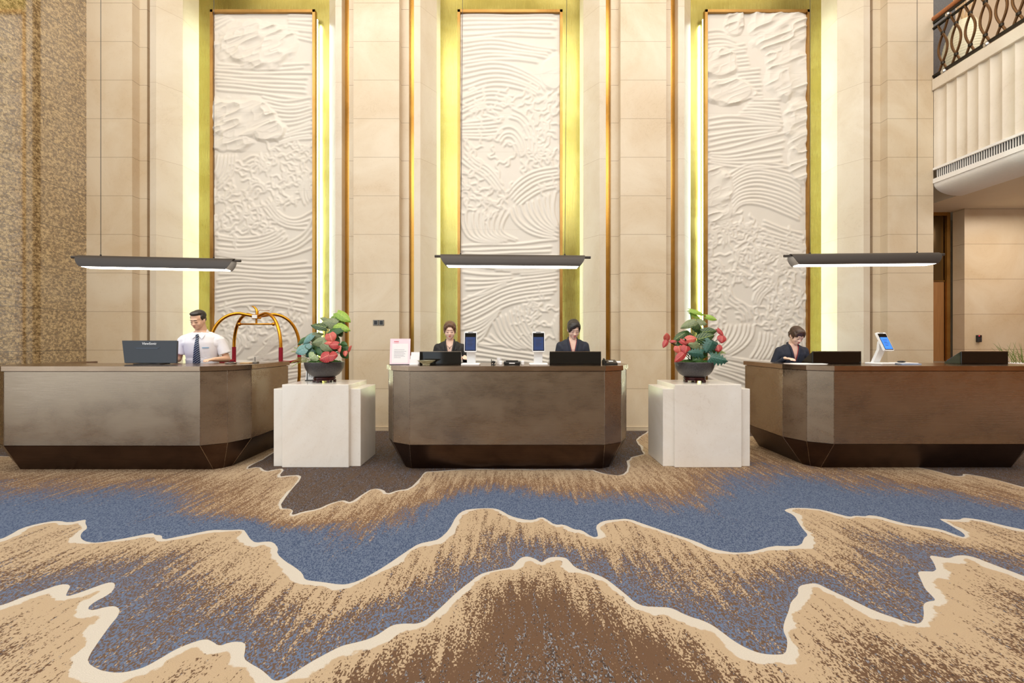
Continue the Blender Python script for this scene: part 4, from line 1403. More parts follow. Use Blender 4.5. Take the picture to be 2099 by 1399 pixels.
def bowl_plant(label, x, Y, leaves, ferns, seed):
    random.seed(seed)
    s0 = F / Y
    t = thing('potted_plant', label, 'potted plant', (x, Y, .912))
    cxp = CX + x * s0
    # carved wooden stand
    st = MB()
    st.lathe([(.118, .040), (.124, .046), (.124, .056), (.112, .062), (.10, .064)], seg=32)
    st.lathe([(.112, .022), (.12, .026), (.12, .036), (.108, .040)], seg=32)
    for q in range(6):
        a = q * PI / 3 + .26
        st.box((.112 * math.cos(a), .112 * math.sin(a), .016), (.03, .03, .032), .004)
    st.build('wooden_stand', M['rosewood'], t, smooth=True)
    prof = [(.07, .062), (.12, .066), (.162, .092), (.19, .128), (.210, .17), (.219, .21), (.221, .232), (.215, .238), (.205, .234), (.19, .222), (.02, .215)]
    MB().lathe(prof, seg=48).build('bowl', M['pot'], t, smooth=True)
    ms = MB()
    for q in range(60):
        a, r_ = random.uniform(0, 2 * PI), .17 * math.sqrt(random.random())
        ms.ell((r_ * math.cos(a), r_ * math.sin(a), .228 + .022 * (1 - r_ / .2)), (random.uniform(.018, .034),) * 2 + (random.uniform(.012, .024),), seg=10, rings=6)
    mo = ms.build('moss', M['moss'], t, smooth='all')
    P = lambda px, py, dy: Vector(((px - cxp) / s0 * (1 + dy / Y), dy, (EYE - (py - CY) * (Y + dy) / F) - .912))
    for (bx, by, tx_, ty, w, mat, *rest) in leaves:
        dy = rest[0] if rest else random.uniform(-.09, .02)
        split = len(rest) > 1 and rest[1]
        b, e = P(bx, by, dy), P(tx_, ty, dy - random.uniform(.02, .05))
        tilt = random.uniform(.15, .6)
        lf = leaf(t, b, e, w / s0, mat, (random.uniform(-.25, .25), -1, tilt), split)
        root = Vector((random.uniform(-.05, .05), random.uniform(-.04, .04), .23))
        m1 = root.lerp(b, .55) + Vector((0, 0, .03))
        red = mat in ('red', 'coral')
        MB().tube([root, m1, b], .003, 6).build('stem', M['twig'] if red else M['stem'], t, smooth=True)
    for (bx, by, tx_, ty) in ferns:
        fb = MB()
        b, e = P(bx, by, -.08), P(tx_, ty, -.13)
        for q in range(12):
            u = q / 12
            c = b.lerp(e, u) + Vector((0, 0, .02 * math.sin(PI * u)))
            dd = (e - b).normalized()
            for s_ in (-1, 1):
                tipp = c + (dd * .6 + Vector((0, 0, s_ * 1.0))).normalized() * .022 * (1 - u * .6)
                fb.tube([c, (c + tipp) / 2 + Vector((0, -.003, 0)), tipp], [.0022, .003, .0008], 5)
        fb.tube([b, b.lerp(e, .5) + Vector((0, 0, .02)), e], .0018, 5)
        fb.build('fern_sprig', plain('yellow_green_fern', (150, 166, 76), .6) if 'fern' not in M else M['fern'], t)
    return t


M['fern'] = plain('yellow_green_fern', (146, 164, 76), .6)
LV = [(690, 640, 719, 656, 9, 'lime', .02), (681, 647, 704, 659, 7, 'lime', .03), (689, 666, 721, 674, 8, 'lime', -.03), (703, 673, 674, 680, 9, 'green', -.05), (692, 663, 661, 660, 11, 'grey', -.02),
      (673, 671, 643, 663, 8, 'stripe', -.06), (669, 656, 656, 650, 4, 'grey', .02), (661, 690, 628, 690, 9, 'grey', -.03), (646, 686, 629, 703, 6, 'aqua', -.08), (630, 693, 614, 705, 5, 'green', -.05),
      (677, 699, 649, 702, 9, 'grey', -.10), (671, 704, 692, 717, 9, 'grey', -.14), (636, 712, 619, 721, 11, 'aqua', -.14), (642, 705, 628, 712, 8, 'aqua', -.09), (658, 726, 649, 735, 11, 'pale', -.16),
      (690, 727, 673, 736, 11, 'red', -.19), (688, 730, 706, 726, 10, 'red', -.19), (683, 683, 691, 700, 10, 'coral', -.10), (704, 706, 687, 706, 8, 'red', -.14), (690, 701, 676, 702, 4, 'coral', -.12), (704, 709, 707, 721, 4, 'coral', -.12),
      (718, 719, 726, 708, 4, 'coral', -.06), (714, 719, 716, 729, 4, 'coral', -.08), (703, 703, 717, 706, 5, 'green', -.05), (702, 719, 715, 733, 8, 'green', -.02), (700, 710, 712, 722, 8, 'green', .02),
      (668, 706, 650, 722, 11, 'green', -.06), (672, 706, 690, 722, 10, 'green', -.04), (655, 700, 640, 716, 9, 'green', -.02), (686, 706, 700, 716, 9, 'green', -.03), (680, 690, 694, 704, 8, 'green', .03),
      (650, 690, 640, 706, 8, 'green', .03), (664, 714, 672, 730, 8, 'green', -.1), (648, 716, 636, 730, 9, 'teal', -.08), (697, 664, 710, 680, 6, 'teal', .04), (690, 676, 700, 688, 7, 'stripe', .03)]
FN = [(634, 738, 606, 744), (636, 732, 607, 720), (638, 728, 612, 712), (640, 738, 616, 735), (636, 740, 607, 752)]
bowl_plant('artificial plant in a dark bowl on the left pedestal, lime leaves at top right', -2.19, 5.13, LV, FN, 5)
RV = [(1414, 635, 1444, 643, 5, 'lime', .0), (1417, 640, 1437, 655, 4, 'lime', .02), (1446, 648, 1466, 654, 5, 'lime', -.02), (1436, 652, 1424, 648, 4, 'lime', .02), (1422, 658, 1391, 669, 8, 'grey', -.05), (1426, 657, 1446, 662, 7, 'grey', -.02),
      (1427, 662, 1412, 668, 10, 'stripe', -.04), (1428, 664, 1424, 678, 9, 'green', .0), (1436, 680, 1464, 677, 8, 'stripe', -.05), (1434, 670, 1438, 690, 6, 'green', .03), (1400, 682, 1374, 697, 7, 'stripe', -.05), (1411, 690, 1398, 680, 9, 'green', -.03),
      (1423, 695, 1454, 685, 10, 'stripe', -.11), (1447, 699, 1434, 722, 14, 'teal', -.16, True), (1458, 700, 1448, 716, 9, 'teal', -.1, True), (1443, 731, 1477, 738, 14, 'teal', -.18, True), (1427, 724, 1396, 721, 10, 'teal', -.18, True), (1424, 706, 1402, 704, 9, 'grey', -.12), (1424, 712, 1440, 716, 9, 'grey', -.1),
      (1424, 730, 1408, 738, 10, 'green', -.16), (1398, 696, 1418, 692, 8, 'coral', -.12), (1387, 697, 1400, 705, 5, 'red', -.10), (1361, 697, 1358, 684, 6, 'coral', -.08), (1360, 697, 1351, 711, 5, 'red', -.09), (1367, 699, 1377, 698, 3, 'red', -.09),
      (1380, 709, 1382, 724, 9, 'coral', -.14), (1396, 709, 1391, 724, 9, 'red', -.15), (1389, 724, 1369, 740, 7, 'red', -.17), (1466, 674, 1477, 688, 4, 'red', -.06), (1474, 688, 1471, 701, 8, 'red', -.08), (1463, 707, 1463, 719, 8, 'red', -.1), (1446, 703, 1458, 705, 4, 'red', -.08),
      (1384, 704, 1396, 712, 8, 'green', -.04), (1410, 700, 1392, 716, 9, 'green', -.03), (1430, 706, 1446, 726, 10, 'green', -.04), (1436, 690, 1456, 700, 9, 'green', .0), (1418, 712, 1412, 732, 9, 'green', -.1), (1436, 716, 1428, 736, 9, 'green', -.1), (1412, 684, 1424, 700, 8, 'green', .03), (1460, 712, 1474, 724, 7, 'green', .0)]
bowl_plant('artificial plant in a dark bowl on the right pedestal, red leaves reaching left', 2.131, 5.13, RV, [(1462, 724, 1474, 722), (1464, 728, 1478, 724)], 8)

# greeting card on its easel behind the left bowl
t = thing('greeting_card', 'white For You card on a black easel behind the left plant bowl', 'card', (-2.41, 5.31, .9125), .12)
Rn = Matrix.Rotation(math.radians(-8), 3, 'X')
MB().box(Rn @ Vector((.01, 0, .125)), (.185, .003, .225), M=Rn).build('card_sheet', M['paper'], t)
MB().box(Rn @ Vector((-.005, -.002, .103)), (.15, .001, .002), M=Rn).build('printed_line', plain('blue_print', (60, 90, 150), .5), t)
e_ = MB()
for sx in (-.065, .055):
    e_.box(Rn @ Vector((sx, -.006, .115)), (.009, .006, .23), M=Rn)
e_.box(Rn @ Vector((-.005, -.006, .228)), (.13, .006, .006), M=Rn).box((0, -.02, .006), (.15, .05, .010))
e_.build('easel', M['black'], t)
lettering('lettering', 'For You', .048, M['ink'], t, Rn @ Vector((.03, -.0035, .055)), (PI / 2 - math.radians(8), 0, 0))

# planter on the far right: stone stand, white dish, grasses and orchids
MBs = MB().box((0, 0, .53), (.7, .5, 1.06), .006)
tag(MBs.build('planter_stand', M['stone_pale'], None, loc=(6.98, 5.95, 0)), 'pale stone stand behind the right desk carrying the white planter', 'pedestal')
t = thing('orchid_planter', 'white planter of grasses and white orchids at the far right', 'planter', (6.98, 5.95, 1.0605))
MB().lathe([(.26, 0), (.30, .01), (.325, .035), (.32, .037), (.28, .02), (.02, .018)], seg=40, sy=.6).build('dish', M['white_pl'], t, smooth=True)
MB().lathe([(.315, .012), (.322, .016), (.318, .021)], seg=40, sy=.6).build('red_rim', plain('red_rim', (190, 60, 50), .4), t)
M['grass'] = plain('grass_blade', (112, 134, 62), .6, 0, .2, 20)
random.seed(11)
for q in range(34):
    x_ = random.uniform(-.27, .2)
    lean = random.uniform(-.24, .08)
    h_ = random.uniform(.12, .30)
    g = MB()
    p0 = Vector((x_, random.uniform(-.1, .1), .02))
    p1 = p0 + Vector((lean * .4, 0, h_ * .6))
    p2 = p0 + Vector((lean, random.uniform(-.03, .03), h_))
    g.tube([p0, p1, p2], [.004, .003, .0006], 5)
    g.build('grass_blade', M['grass'], t, smooth=True)
for (x_, z_, w_) in ((-.02, .05, .07), (.14, .06, .06)):
    leaf(t, (x_ - .05, -.14, .065), (x_ + .10, -.16, .125), w_ * .8, 'green', (0, -1, .3), name='broad_leaf')
k = NT('white_petal', 0.6)
k.col(lin(232, 226, 214))
k.b.inputs['Transmission Weight'].default_value = 0.2
M['petal'] = k.m
for (x_, z_) in ((.00, .20), (.06, .27), (.12, .22), (.17, .29), (.21, .20), (.05, .13)):
    fl_ = MB()
    for q in range(5):
        a = q * 2 * PI / 5 + x_ * 20
        fl_.ell((x_ + .028 * math.cos(a), -.1, z_ + .028 * math.sin(a)), (.026, .006, .020), M=Matrix.Rotation(-a, 3, 'Y'), seg=12, rings=8)
    fl_.ell((x_, -.106, z_), .009, seg=8, rings=6)
    fo = fl_.build('orchid_flower', M['petal'], t, smooth='all')
    MB().tube([(x_ * .5, -.05, .03), (x_ * .8, -.06, z_ * .6), (x_, -.095, z_)], .003, 6).build('flower_stem', M['stem'], t)
# ------------------------------------------------------------------ people
def skin_mat(name, a, b):
    k = NT(name, 0.5)
    n = k.noise(k.pos(True), 12, 3)
    k.col(k.mix(n, lin(*a), lin(*b)))
    k.b.inputs['Subsurface Weight'].default_value = 0.08
    k.b.inputs['Subsurface Radius'].default_value = (.02, .008, .004)
    return k.m


def hair_mat(name, a, b):
    k = NT(name, 0.42)
    n = k.noise(k.scale(k.pos(True), (260, 120, 14)), 1.0, 2)
    k.col(k.mix(k.rng(n, .35, .65), lin(*a), lin(*b)))
    k.bump(n, .5, .003)
    return k.m


def cloth_mat(name, a, b, rough=.8):
    k = NT(name, rough)
    n = k.noise(k.pos(True), 9, 3)
    k.col(k.mix(n, lin(*a), lin(*b)))
    k.bump(k.noise(k.scale(k.pos(True), (1, 1, 1.6)), 9, 2, .5), .25, .02)
    return k.m


M['skin_m'] = skin_mat('warm_skin', (226, 186, 158), (214, 170, 142))
M['skin_f'] = skin_mat('fair_skin', (238, 204, 182), (226, 186, 162))
M['hair_black'] = hair_mat('black_hair', (26, 22, 20), (48, 42, 38))
M['hair_brown'] = hair_mat('dark_brown_hair', (46, 30, 24), (84, 58, 42))
M['hair_light'] = hair_mat('brown_hair', (66, 44, 30), (116, 82, 56))
M['lips'] = plain('lips', (196, 86, 84), .4, var=.03)
M['lips_m'] = plain('natural_lips', (178, 112, 96), .5, var=.03)
M['shirt'] = cloth_mat('white_cotton', (236, 234, 236), (224, 222, 228))
M['suit_black'] = cloth_mat('black_suit_cloth', (44, 42, 40), (34, 32, 32))
M['suit_navy'] = cloth_mat('navy_suit_cloth', (44, 48, 62), (34, 38, 50))
M['trousers'] = cloth_mat('dark_trousers', (36, 38, 46), (28, 30, 38))
M['red_cloth'] = plain('red_piping', (190, 30, 40), .7)
k = NT('striped_tie', 0.5)
p = k.pos(True)
s_ = k.sep(p)
ph = k.math('FRACT', k.math('MULTIPLY', k.math('ADD', s_[2], k.math('MULTIPLY', s_[0], -0.75)), 38.0))
st = k.rng(k.math('ABSOLUTE', k.math('SUBTRACT', ph, .5)), .40, .44, 0, 1)
k.col(k.mix(st, lin(30, 40, 66), lin(196, 208, 226)))
M['tie'] = k.m


def remesh(o, vox=.006, sm=2):
    m = o.modifiers.new('union', 'REMESH')
    m.mode = 'VOXEL'
    m.voxel_size = vox
    m.use_smooth_shade = True
    s = o.modifiers.new('soften', 'SMOOTH')
    s.iterations = sm
    s.factor = .5
    return o


def person(label, x, y, rz, H, female, outfit, hair, head_pitch, head_yaw, hands, lean=0.0, head_roll=0.0):
    k = H / 1.75
    t = thing('person', label, 'person', (x, y, 0), rz)
    S = lambda v: Vector(v) * k
    shw = .160 if female else .19
    # spine lean: torso points shift forward (towards -y) with height
    ly = lambda z: -lean * max(0, z - .95) ** 1.2
    body = MB()
    tor = [(.80, .15, .10), (.90, .165 if not female else .17, .115), (1.00, .145 if not female else .128, .10), (1.12, .145 if not female else .125, .098), (1.24, .165 if not female else .145, .108),
           (1.34, .175 if not female else .152, .105), (1.41, .15 if not female else .132, .085), (1.45, .10 if not female else .085, .068), (1.48, .062 if not female else .052, .058)]
    body.loft([(z * k, a * k, b * k, ly(z) * k) for z, a, b in tor], 36)
    nk = S((0, ly(1.47) + .008, 1.47))
    Rh = Matrix.Rotation(head_yaw, 3, 'Z') @ Matrix.Rotation(head_pitch, 3, 'X') @ Matrix.Rotation(head_roll, 3, 'Y')
    piv = S((0, ly(1.52) + .005, 1.515))
    hc = piv + Rh @ S((0, -.022, .105))
    HD = lambda v: hc + Rh @ (Vector(v) * k)
    HR = Rh
    body.cap(nk, HD((0, .015, -.05)), (.062 if not female else .050) * k, (.056 if not female else .046) * k)
    fs_ = .94 if not female else 1.02
    e = lambda c, r: body.ell(HD(Vector(c) * fs_), tuple(q * k * fs_ for q in r), M=HR, seg=28, rings=18)
    e((0, .012, .035), (.075, .093, .085))
    e((0, -.012, -.02), (.067, .076, .082))
    e((0, -.026, -.050), (.060, .058, .052))
    e((0, -.036, -.070), (.044, .048, .038))
    e((0, -.062, -.088), (.024, .020, .018))
    e((0, -.084, -.018), (.010, .012, .026))       # nose bridge
    e((0, -.096, -.034), (.0155, .014, .012))      # nose tip
    e((.014, -.088, -.038), (.009, .009, .008))
    e((-.014, -.088, -.038), (.009, .009, .008))
    e((0, -.076, .024), (.046, .016, .013))        # brow
    for s in (-1, 1):
        e((s * .034, -.052, -.036), (.026, .026, .030))   # cheek
        e((s * .030, -.077, .000), (.016, .010, .011))    # eyelids
        e((s * .073, .008, -.008), (.010, .017, .030))    # ear
    e((0, -.083, -.062), (.020, .011, .009))
    e((0, -.078, -.050), (.022, .012, .010))
    # arms and hands
    arms = []
    for s, (el, wr, fdir) in zip((-1, 1), hands):
        sh = S((s * shw, ly(1.39), 1.385))
        el, wr = Vector(el), Vector(wr)
        arms.append((sh, el, wr))
        body.cap(S((s * shw * .6, ly(1.38), 1.35)), sh - Vector((s * .012, 0, .012)), .055 * k, .044 * k)
        body.cap(sh - Vector((0, 0, .012)), el, .043 * k, .036 * k)
        body.cap(el, wr, .038 * k, .025 * k)
        fd = Vector(fdir).normalized()
        sd = fd.cross(Vector((0, 0, 1))).normalized()
        up = sd.cross(fd).normalized()
        pc = wr + fd * .05
        Mh = Matrix((sd, fd, up)).transposed()
        body.ell(pc, (.037 * k, .052 * k, .017 * k), M=Mh, seg=16, rings=12)
        for q, (off, Lf) in enumerate(((-.028, .058), (-.0095, .068), (.0095, .064), (.027, .05))):
            r0 = pc + sd * off + fd * .036
            r1 = r0 + fd * Lf * .55 * k + up * -.002
            r2 = r1 + (fd * .8 - up * .5).normalized() * Lf * .5 * k
            body.cap(r0, r1, .0092 * k, .0082 * k, 10)
            body.cap(r1, r2, .0082 * k, .007 * k, 10)
        th = -s
        a0 = pc + sd * (.030 * (1 if sd.x * th > 0 else -1)) - fd * .02
        sg = (1 if sd.x * th > 0 else -1)
        a1 = a0 + (fd * .7 + sd * sg * .7).normalized() * .035
        a2 = a1 + (fd * .95 + sd * sg * .2 - up * .2).normalized() * .03
        body.cap(a0, a1, .012 * k, .010 * k, 10)
        body.cap(a1, a2, .010 * k, .008 * k, 10)
    for s in (-1, 1):
        body.cap(S((s * .085, 0, .88)), S((s * .09, 0, .49)), .082 * k, .052 * k)
        body.cap(S((s * .09, 0, .49)), S((s * .095, .01, .09)), .050 * k, .034 * k)
        body.cap(S((s * .095, .03, .045)), S((s * .10, -.13, .035)), .034 * k, .03 * k)
    skin = M['skin_f'] if female else M['skin_m']
    remesh(body.build('body', skin, t, smooth='all'), .0055, 2)
    # clothing below: trousers / skirt and shoes
    tr = MB()
    tr.loft([(.78 * k, .165 * k, .125 * k, 0), (.90 * k, .182 * k, .13 * k, 0), (1.02 * k, .158 * k, .115 * k, ly(1.02) * k)], 36)
    for s in (-1, 1):
        tr.cap(S((s * .085, 0, .86)), S((s * .09, 0, .49)), .094 * k, .068 * k)
        tr.cap(S((s * .09, 0, .49)), S((s * .095, .005, .10)), .068 * k, .058 * k)
    remesh(tr.build('trousers', M['trousers'], t, smooth='all'), .012, 2)
    for s in (-1, 1):
        sho = MB()
        sho.ell(S((s * .098, -.06, .042)), (.048 * k, .14 * k, .040 * k)).box(S((s * .098, -.055, .012)), (.085 * k, .25 * k, .024 * k), .01)
        sho.build('shoe', M['gloss_black'], t, smooth='all')
    # top garment
    inf = .013
    mat = {'shirt': M['shirt'], 'black': M['suit_black'], 'navy': M['suit_navy']}[outfit]
    vz0 = 1.19 if outfit != 'shirt' else 1.40
    seg = 72
    zs = np.linspace(.88, 1.475 if outfit != 'shirt' else 1.462, 44)
    tz = [q[0] for q in tor]
    rings = []
    for z in zs:
        a, b = np.interp(z, tz, [q[1] for q in tor]), np.interp(z, tz, [q[2] for q in tor])
        infl = inf + (.012 if z < 1.15 else 0.004)
        if outfit != 'shirt' and z < 1.0:
            infl += .01
        rings.append((z * k, (a + infl) * k, (b + infl) * k, ly(z) * k))

    def cut(c):
        z = c.z / k
        if c.y > ly(z) * k or outfit == 'shirt':
            return False
        wv = (z - vz0) * (.22 if outfit != 'shirt' else .5)
        return z > vz0 and abs(c.x) / k < wv

    g = MB()
    g.loft(rings, seg, cut, caps=False)
    go = g.build('shirt' if outfit == 'shirt' else 'jacket', mat, t, smooth='all')
    so = go.modifiers.new('thickness', 'SOLIDIFY')
    so.thickness = .004
    s2 = MB()
    for s, (sh, el, wr) in zip((-1, 1), arms):
        s2.ell(S((s * shw * .95, ly(1.38), 1.372)), (.060 * k, .064 * k, .062 * k), seg=20, rings=14)
        s2.cap(S((s * (.085 if not female else .078), ly(1.43) + .018, 1.432)), S((s * shw * .95, ly(1.38), 1.380)), .044 * k, .054 * k)
        s2.cap(S((s * .11, ly(1.33) - .01, 1.335)), S((s * shw * .85, ly(1.33), 1.33)), .085 * k, .075 * k)
        s2.cap(S((s * .05, ly(1.40) + .075, 1.38)), S((s * shw * .8, ly(1.35) + .03, 1.36)), .045 * k, .055 * k)
        if outfit == 'shirt':
            s2.tube([sh, sh.lerp(el, .35), sh.lerp(el, .74)], [.058 * k, .062 * k, .069 * k], 24)
        else:
            s2.cap(sh, el, .057 * k, .050 * k)
            s2.cap(el, el.lerp(wr, .92), .050 * k, .036 * k)
    remesh(s2.build('sleeves', mat, t, smooth='all'), .009, 2)
    rr = lambda z: (np.interp(z, tz, [q[1] for q in tor]) + inf + .004, np.interp(z, tz, [q[2] for q in tor]) + inf + .004)

    def onchest(xx, z, out=.006):
        a, b = rr(z)
        ca = min(.99, abs(xx) / a) ** (1 / .85)
        sa = math.sqrt(max(0, 1 - ca * ca)) ** .85
        return Vector((xx * k, (ly(z) - (b * sa + out)) * k, z * k))

    if outfit == 'shirt':
        # collar wings, tie, pocket, name tag
        for s in (-1, 1):
            c = MB()
            vv = [onchest(s * .008, 1.425, .012), onchest(s * .052, 1.385, .014), onchest(s * .075, 1.43, .012), S((s * .066, .02 + ly(1.49), 1.505)), S((s * .030, -.058 + ly(1.47), 1.470))]
            c.add(vv + [v + Vector((0, .006, .0)) for v in vv], [(0, 1, 2, 3, 4), (9, 8, 7, 6, 5)] + [(i, 5 + i, 5 + (i + 1) % 5, (i + 1) % 5) for i in range(5)])
            c.build('collar', M['shirt'], t)
        cb = MB()
        pts = [S((.066 * math.cos(a), ly(1.48) + .004 + .060 * math.sin(a), 1.468 + .016 * math.sin(a))) for a in np.linspace(-.9, PI + .9, 28)]
        cb.tube(pts, .015 * k, 10)
        cb.build('collar_band', M['shirt'], t, smooth='all')
        tm = MB()
        tp = [(0, 1.432, .016), (0, 1.40, .015), (-.004, 1.30, .026), (-.010, 1.18, .036), (-.014, 1.06, .044), (-.014, 1.00, .036), (-.014, .965, .004)]
        vf = []
        for xx, z, w in tp:
            p_ = onchest(xx, z, .010)
            vf += [p_ + Vector((-w * k, .002, 0)), p_ + Vector((0, -.005, 0)), p_ + Vector((w * k, .002, 0))]
        nb = len(vf)
        vf += [v + Vector((0, .005, 0)) for v in vf]
        ff = []
        for i in range(len(tp) - 1):
            for j in range(2):
                a = i * 3 + j
                ff += [(a, a + 3, a + 4, a + 1), (nb + a, nb + a + 1, nb + a + 4, nb + a + 3)]
        tm.add(vf, ff)
        to = tm.build('tie', M['tie'], t)
        kn = MB()
        kn.ell(onchest(0, 1.425, .014), (.019 * k, .013 * k, .019 * k), seg=12, rings=8)
        kn.build('tie_knot', M['tie'], t, smooth='all')
        pk = MB()
        for z in (1.255,):
            vv = [onchest(xx, zz, .004) for xx, zz in ((.045, 1.26), (.125, 1.26), (.125, 1.17), (.085, 1.155), (.045, 1.17))]
            pk.add(vv, [(0, 4, 3, 2, 1)])
        pko = pk.build('pocket', M['shirt'], t)
        pko.modifiers.new('thickness', 'SOLIDIFY').thickness = .003
        bm_ = MB()
        vv = [onchest(xx, zz, .008) for xx, zz in ((.052, 1.272), (.118, 1.272), (.118, 1.287), (.052, 1.287))]
        bm_.add(vv + [v + Vector((0, .003, 0)) for v in vv], [(0, 1, 2, 3), (7, 6, 5, 4), (0, 4, 5, 1), (1, 5, 6, 2), (2, 6, 7, 3), (3, 7, 4, 0)])
        bm_.build('name_tag', plain('blue_name_tag', (150, 180, 205), .4), t)
    else:
        for s in (-1, 1):
            lp = MB()
            path = [onchest(s * .004, vz0 - .005, .005)] + [onchest(s * ((z - vz0) * .22 + .004), z, .006) for z in np.linspace(vz0 + .03, 1.45, 9)] + [S((s * .055, .03 + ly(1.48), 1.492)), S((s * .02, .062 + ly(1.48), 1.50))]
            lp.tube(path, [.006] + [.012] * 9 + [.012, .012], 8)
            lp.build('lapel', mat, t, smooth='all')
            if outfit == 'navy':
                rp = MB()
                pth = [q + Vector((-s * .011, .004, 0)) for q in path[:-1]]
                rp.tube(pth, .0045, 6)
                rp.build('red_piping', M['red_cloth'], t, smooth='all')
        if outfit == 'black':
            nt = MB()
            vv = [onchest(xx, zz, .012) for xx, zz in ((.060, 1.222), (.112, 1.222), (.112, 1.238), (.060, 1.238))]
            nt.add(vv + [v + Vector((0, .004, 0)) for v in vv], [(0, 1, 2, 3), (7, 6, 5, 4), (0, 4, 5, 1), (1, 5, 6, 2), (2, 6, 7, 3), (3, 7, 4, 0)])
            nt.build('name_tag', plain('cream_name_tag', (226, 218, 200), .4), t)
            # notched lapels lie over the chest
            for s in (-1, 1):
                l2 = MB()
                vv = [onchest(s * .006, 1.20, .010), onchest(s * .088, 1.33, .012), onchest(s * .062, 1.345, .013), onchest(s * .098, 1.375, .012), onchest(s * .075, 1.44, .010), onchest(s * .048, 1.37, .012)]
                l2.add(vv + [v + Vector((0, .006, 0)) for v in vv], [(0, 1, 2, 3, 4, 5), (11, 10, 9, 8, 7, 6)] + [(i, 6 + i, 6 + (i + 1) % 6, (i + 1) % 6) for i in range(6)])
                l2.build('notched_lapel', mat, t)
            nc = MB()
            nc.tube([S((-.046, -.03 + ly(1.46), 1.47)), onchest(-.03, 1.41, -.016), onchest(0, 1.385, -.012), onchest(.03, 1.41, -.016), S((.046, -.03 + ly(1.46), 1.47))], .0018, 6)
            nc.ell(onchest(0, 1.378, -.008), .006, seg=8, rings=6)
            nc.build('necklace', M['black'], t)
        if outfit == 'navy' and head_roll == 0.0:
            fb = MB()
            c = onchest(.078, 1.245, .012)
            for q in range(5):
                a = q * 2 * PI / 5
                fb.ell(c + Vector((.009 * math.cos(a), 0, .009 * math.sin(a))), (.008, .004, .008), seg=8, rings=6)
            fb.build('flower_badge', M['red_cloth'], t, smooth='all')
    # face details
    fd = lambda v: HD(Vector(v) * fs_)
    for s in (-1, 1):
        eb = MB()
        eb.tube([fd((s * .014, -.094, .018)), fd((s * .030, -.094, .024)), fd((s * .048, -.082, .018))], [.0022 * k, .0030 * k, .0016 * k] if not female else [.0016 * k, .002 * k, .001 * k], 6)
        eb.build('eyebrow', M[hair], t)
        el_ = MB()
        el_.tube([fd((s * .015, -.0885, -.004)), fd((s * .029, -.0895, -.0075)), fd((s * .044, -.080, -.003))], [.0014 * k, .0022 * k, .0014 * k], 6)
        el_.build('eyelashes', M['hair_black'], t)
    lp = MB()
    lp.ell(fd((0, -.0925, -.0595)), (.0160 * k, .006 * k, .0042 * k), M=HR, seg=16, rings=8)
    lp.ell(fd((0, -.0905, -.0660)), (.0130 * k, .006 * k, .0042 * k), M=HR, seg=16, rings=8)
    lp.build('lips', M['lips'] if female else M['lips_m'], t, smooth='all')
    # hair
    h = MB()
    hh = lambda c, r, R_=None: h.ell(HD(Vector(c) * fs_), tuple(q * k * fs_ for q in r), M=HR @ (R_ or Matrix.Identity(3)), seg=26, rings=16)
    if not female:
        hh((0, .030, .058), (.079, .090, .073))
        hh((0, -.012, .092), (.066, .074, .034))
        hh((0, -.034, .088), (.056, .040, .028), Matrix.Rotation(-.25, 3, 'X'))
        hh((.024, -.040, .094), (.036, .032, .022))
        hh((-.024, -.038, .092), (.036, .032, .020))
        hh((0, .062, .005), (.060, .048, .052))
        for s in (-1, 1):
            hh((s * .066, .012, .040), (.015, .050, .036))
            hh((s * .071, -.016, .024), (.008, .012, .022))
    else:
        hh((0, .028, .048), (.080, .088, .080))
        hh((0, -.016, .078), (.070, .072, .044))
        hh((0, .060, -.012), (.062, .050, .062))
        hh((0, .108, -.012), (.036, .030, .036))        # bun
        for s in (-1, 1):
            hh((s * .071, -.004, .032), (.013, .050, .046))
            hh((s * .071, -.034, .006), (.007, .012, .044), Matrix.Rotation(s * .10, 3, 'Y'))
        if hair == 'hair_brown':          # full fringe
            for q in range(9):
                a = (q - 4) * .0145
                hh((a, -.080 + abs(a) * .32, .044 + .004 * (q % 2)), (.0105, .011, .040 + .003 * (q % 3)), Matrix.Rotation(-a * 3, 3, 'Y'))
        elif hair == 'hair_light':        # parted fringe
            for s in (-1, 1):
                hh((s * .024, -.074, .076), (.030, .014, .016), Matrix.Rotation(s * .75, 3, 'Y'))
                hh((s * .048, -.066, .048), (.026, .013, .026), Matrix.Rotation(s * .95, 3, 'Y'))
                hh((s * .064, -.048, .018), (.009, .014, .034), Matrix.Rotation(-s * .12, 3, 'Y'))
        else:                             # swept to one side
            hh((-.018, -.074, .062), (.044, .020, .030), Matrix.Rotation(-.65, 3, 'Y'))
            hh((-.052, -.048, .050), (.024, .034, .034))
            hh((-.046, -.070, .034), (.026, .014, .034), Matrix.Rotation(-.45, 3, 'Y'))
            hh((-.060, -.056, .008), (.012, .014, .034))
            hh((.038, -.070, .072), (.032, .014, .016), Matrix.Rotation(.6, 3, 'Y'))
            hh((.062, -.050, .036), (.012, .016, .030))
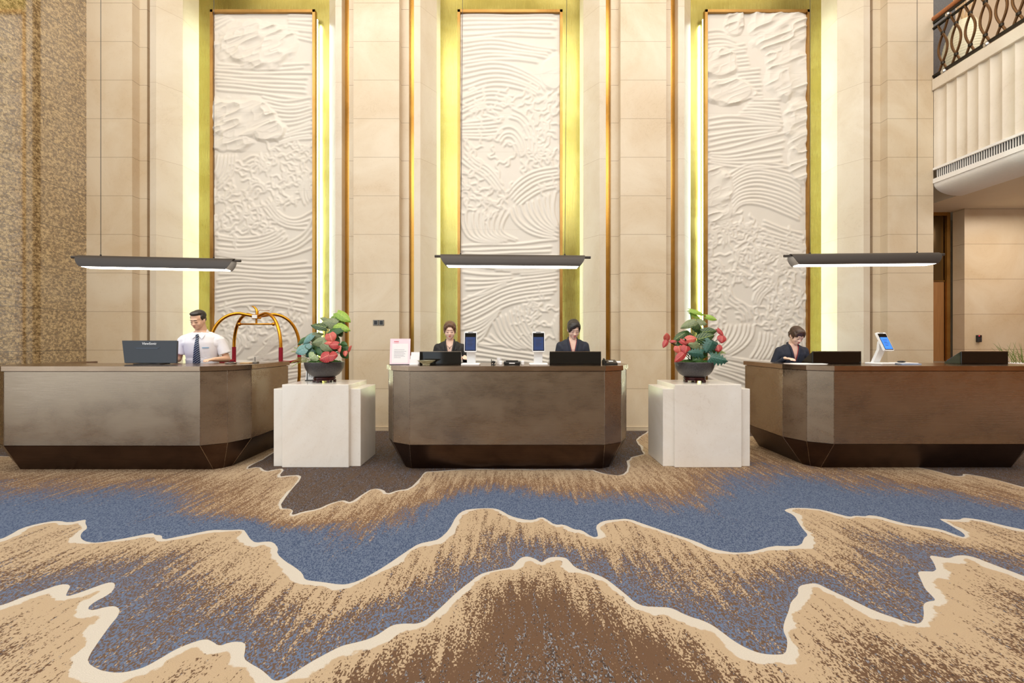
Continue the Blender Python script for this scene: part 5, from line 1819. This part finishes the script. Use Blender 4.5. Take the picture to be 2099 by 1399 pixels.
    remesh(h.build('hair', M[hair], t, smooth='all'), .0055, 1)
    return t


# hands are given in the person's own frame: elbow, wrist, finger direction
person('man in white short-sleeved shirt and striped tie behind the left desk', -3.87, 5.50, math.radians(13), 1.79, False, 'shirt', 'hair_black', math.radians(17), math.radians(-14),
       [((-.26, -.03, 1.17), (-.23, -.27, 1.17), (.2, -1, -.02)), ((.275, -.02, 1.165), (.215, -.25, 1.167), (-.25, -1, -.02))], lean=.10)
person('woman in a black suit with necklace and cream name tag at the middle desk', -.79, 5.60, math.radians(5), 1.65, True, 'black', 'hair_light', math.radians(10), 0.03,
       [((-.21, -.02, 1.04), (-.14, -.20, 1.195), (.3, -1, -.05)), ((.215, -.03, 1.05), (.19, -.22, 1.195), (.1, -1, -.05))], lean=.06)
person('woman in a navy suit with red flower badge, head bent, at the middle desk', .77, 5.60, math.radians(-4), 1.68, True, 'navy', 'hair_black', math.radians(24), 0.16,
       [((-.21, -.02, 1.04), (-.14, -.20, 1.195), (.3, -1, -.05)), ((.21, -.02, 1.04), (.14, -.20, 1.195), (-.3, -1, -.05))], lean=.08)
person('woman in a navy suit with a full fringe bowed over the right desk', 3.59, 5.68, math.radians(-8), 1.60, True, 'navy', 'hair_brown', math.radians(30), math.radians(14),
       [((-.22, -.02, 1.03), (-.16, -.24, 1.175), (.3, -1, -.05)), ((.21, -.04, 1.04), (.15, -.23, 1.18), (-.3, -1, -.05))], lean=.16, head_roll=.05)

# ------------------------------------------------------------------ repeats of one kind carry a common group
GROUPS = {'reception_desk': 'reception desks in a row', 'stone_pedestal': 'stepped stone pedestals between the desks', 'pendant_lamp': 'pendant lamps over the desks',
          'relief_panel': 'carved relief panels in the niches', 'light_switch': 'light switches on the pier', 'desk_monitor': 'low black monitors on the desks',
          'check_in_tablet': 'check-in tablets on the desks', 'potted_plant': 'bowl plants on the pedestals', 'paper_box': 'small white boxes on the middle desk'}
for o in bpy.data.objects:
    if o.parent is None:
        g = GROUPS.get(o.name.split('.')[0])
        if g:
            o['group'] = g
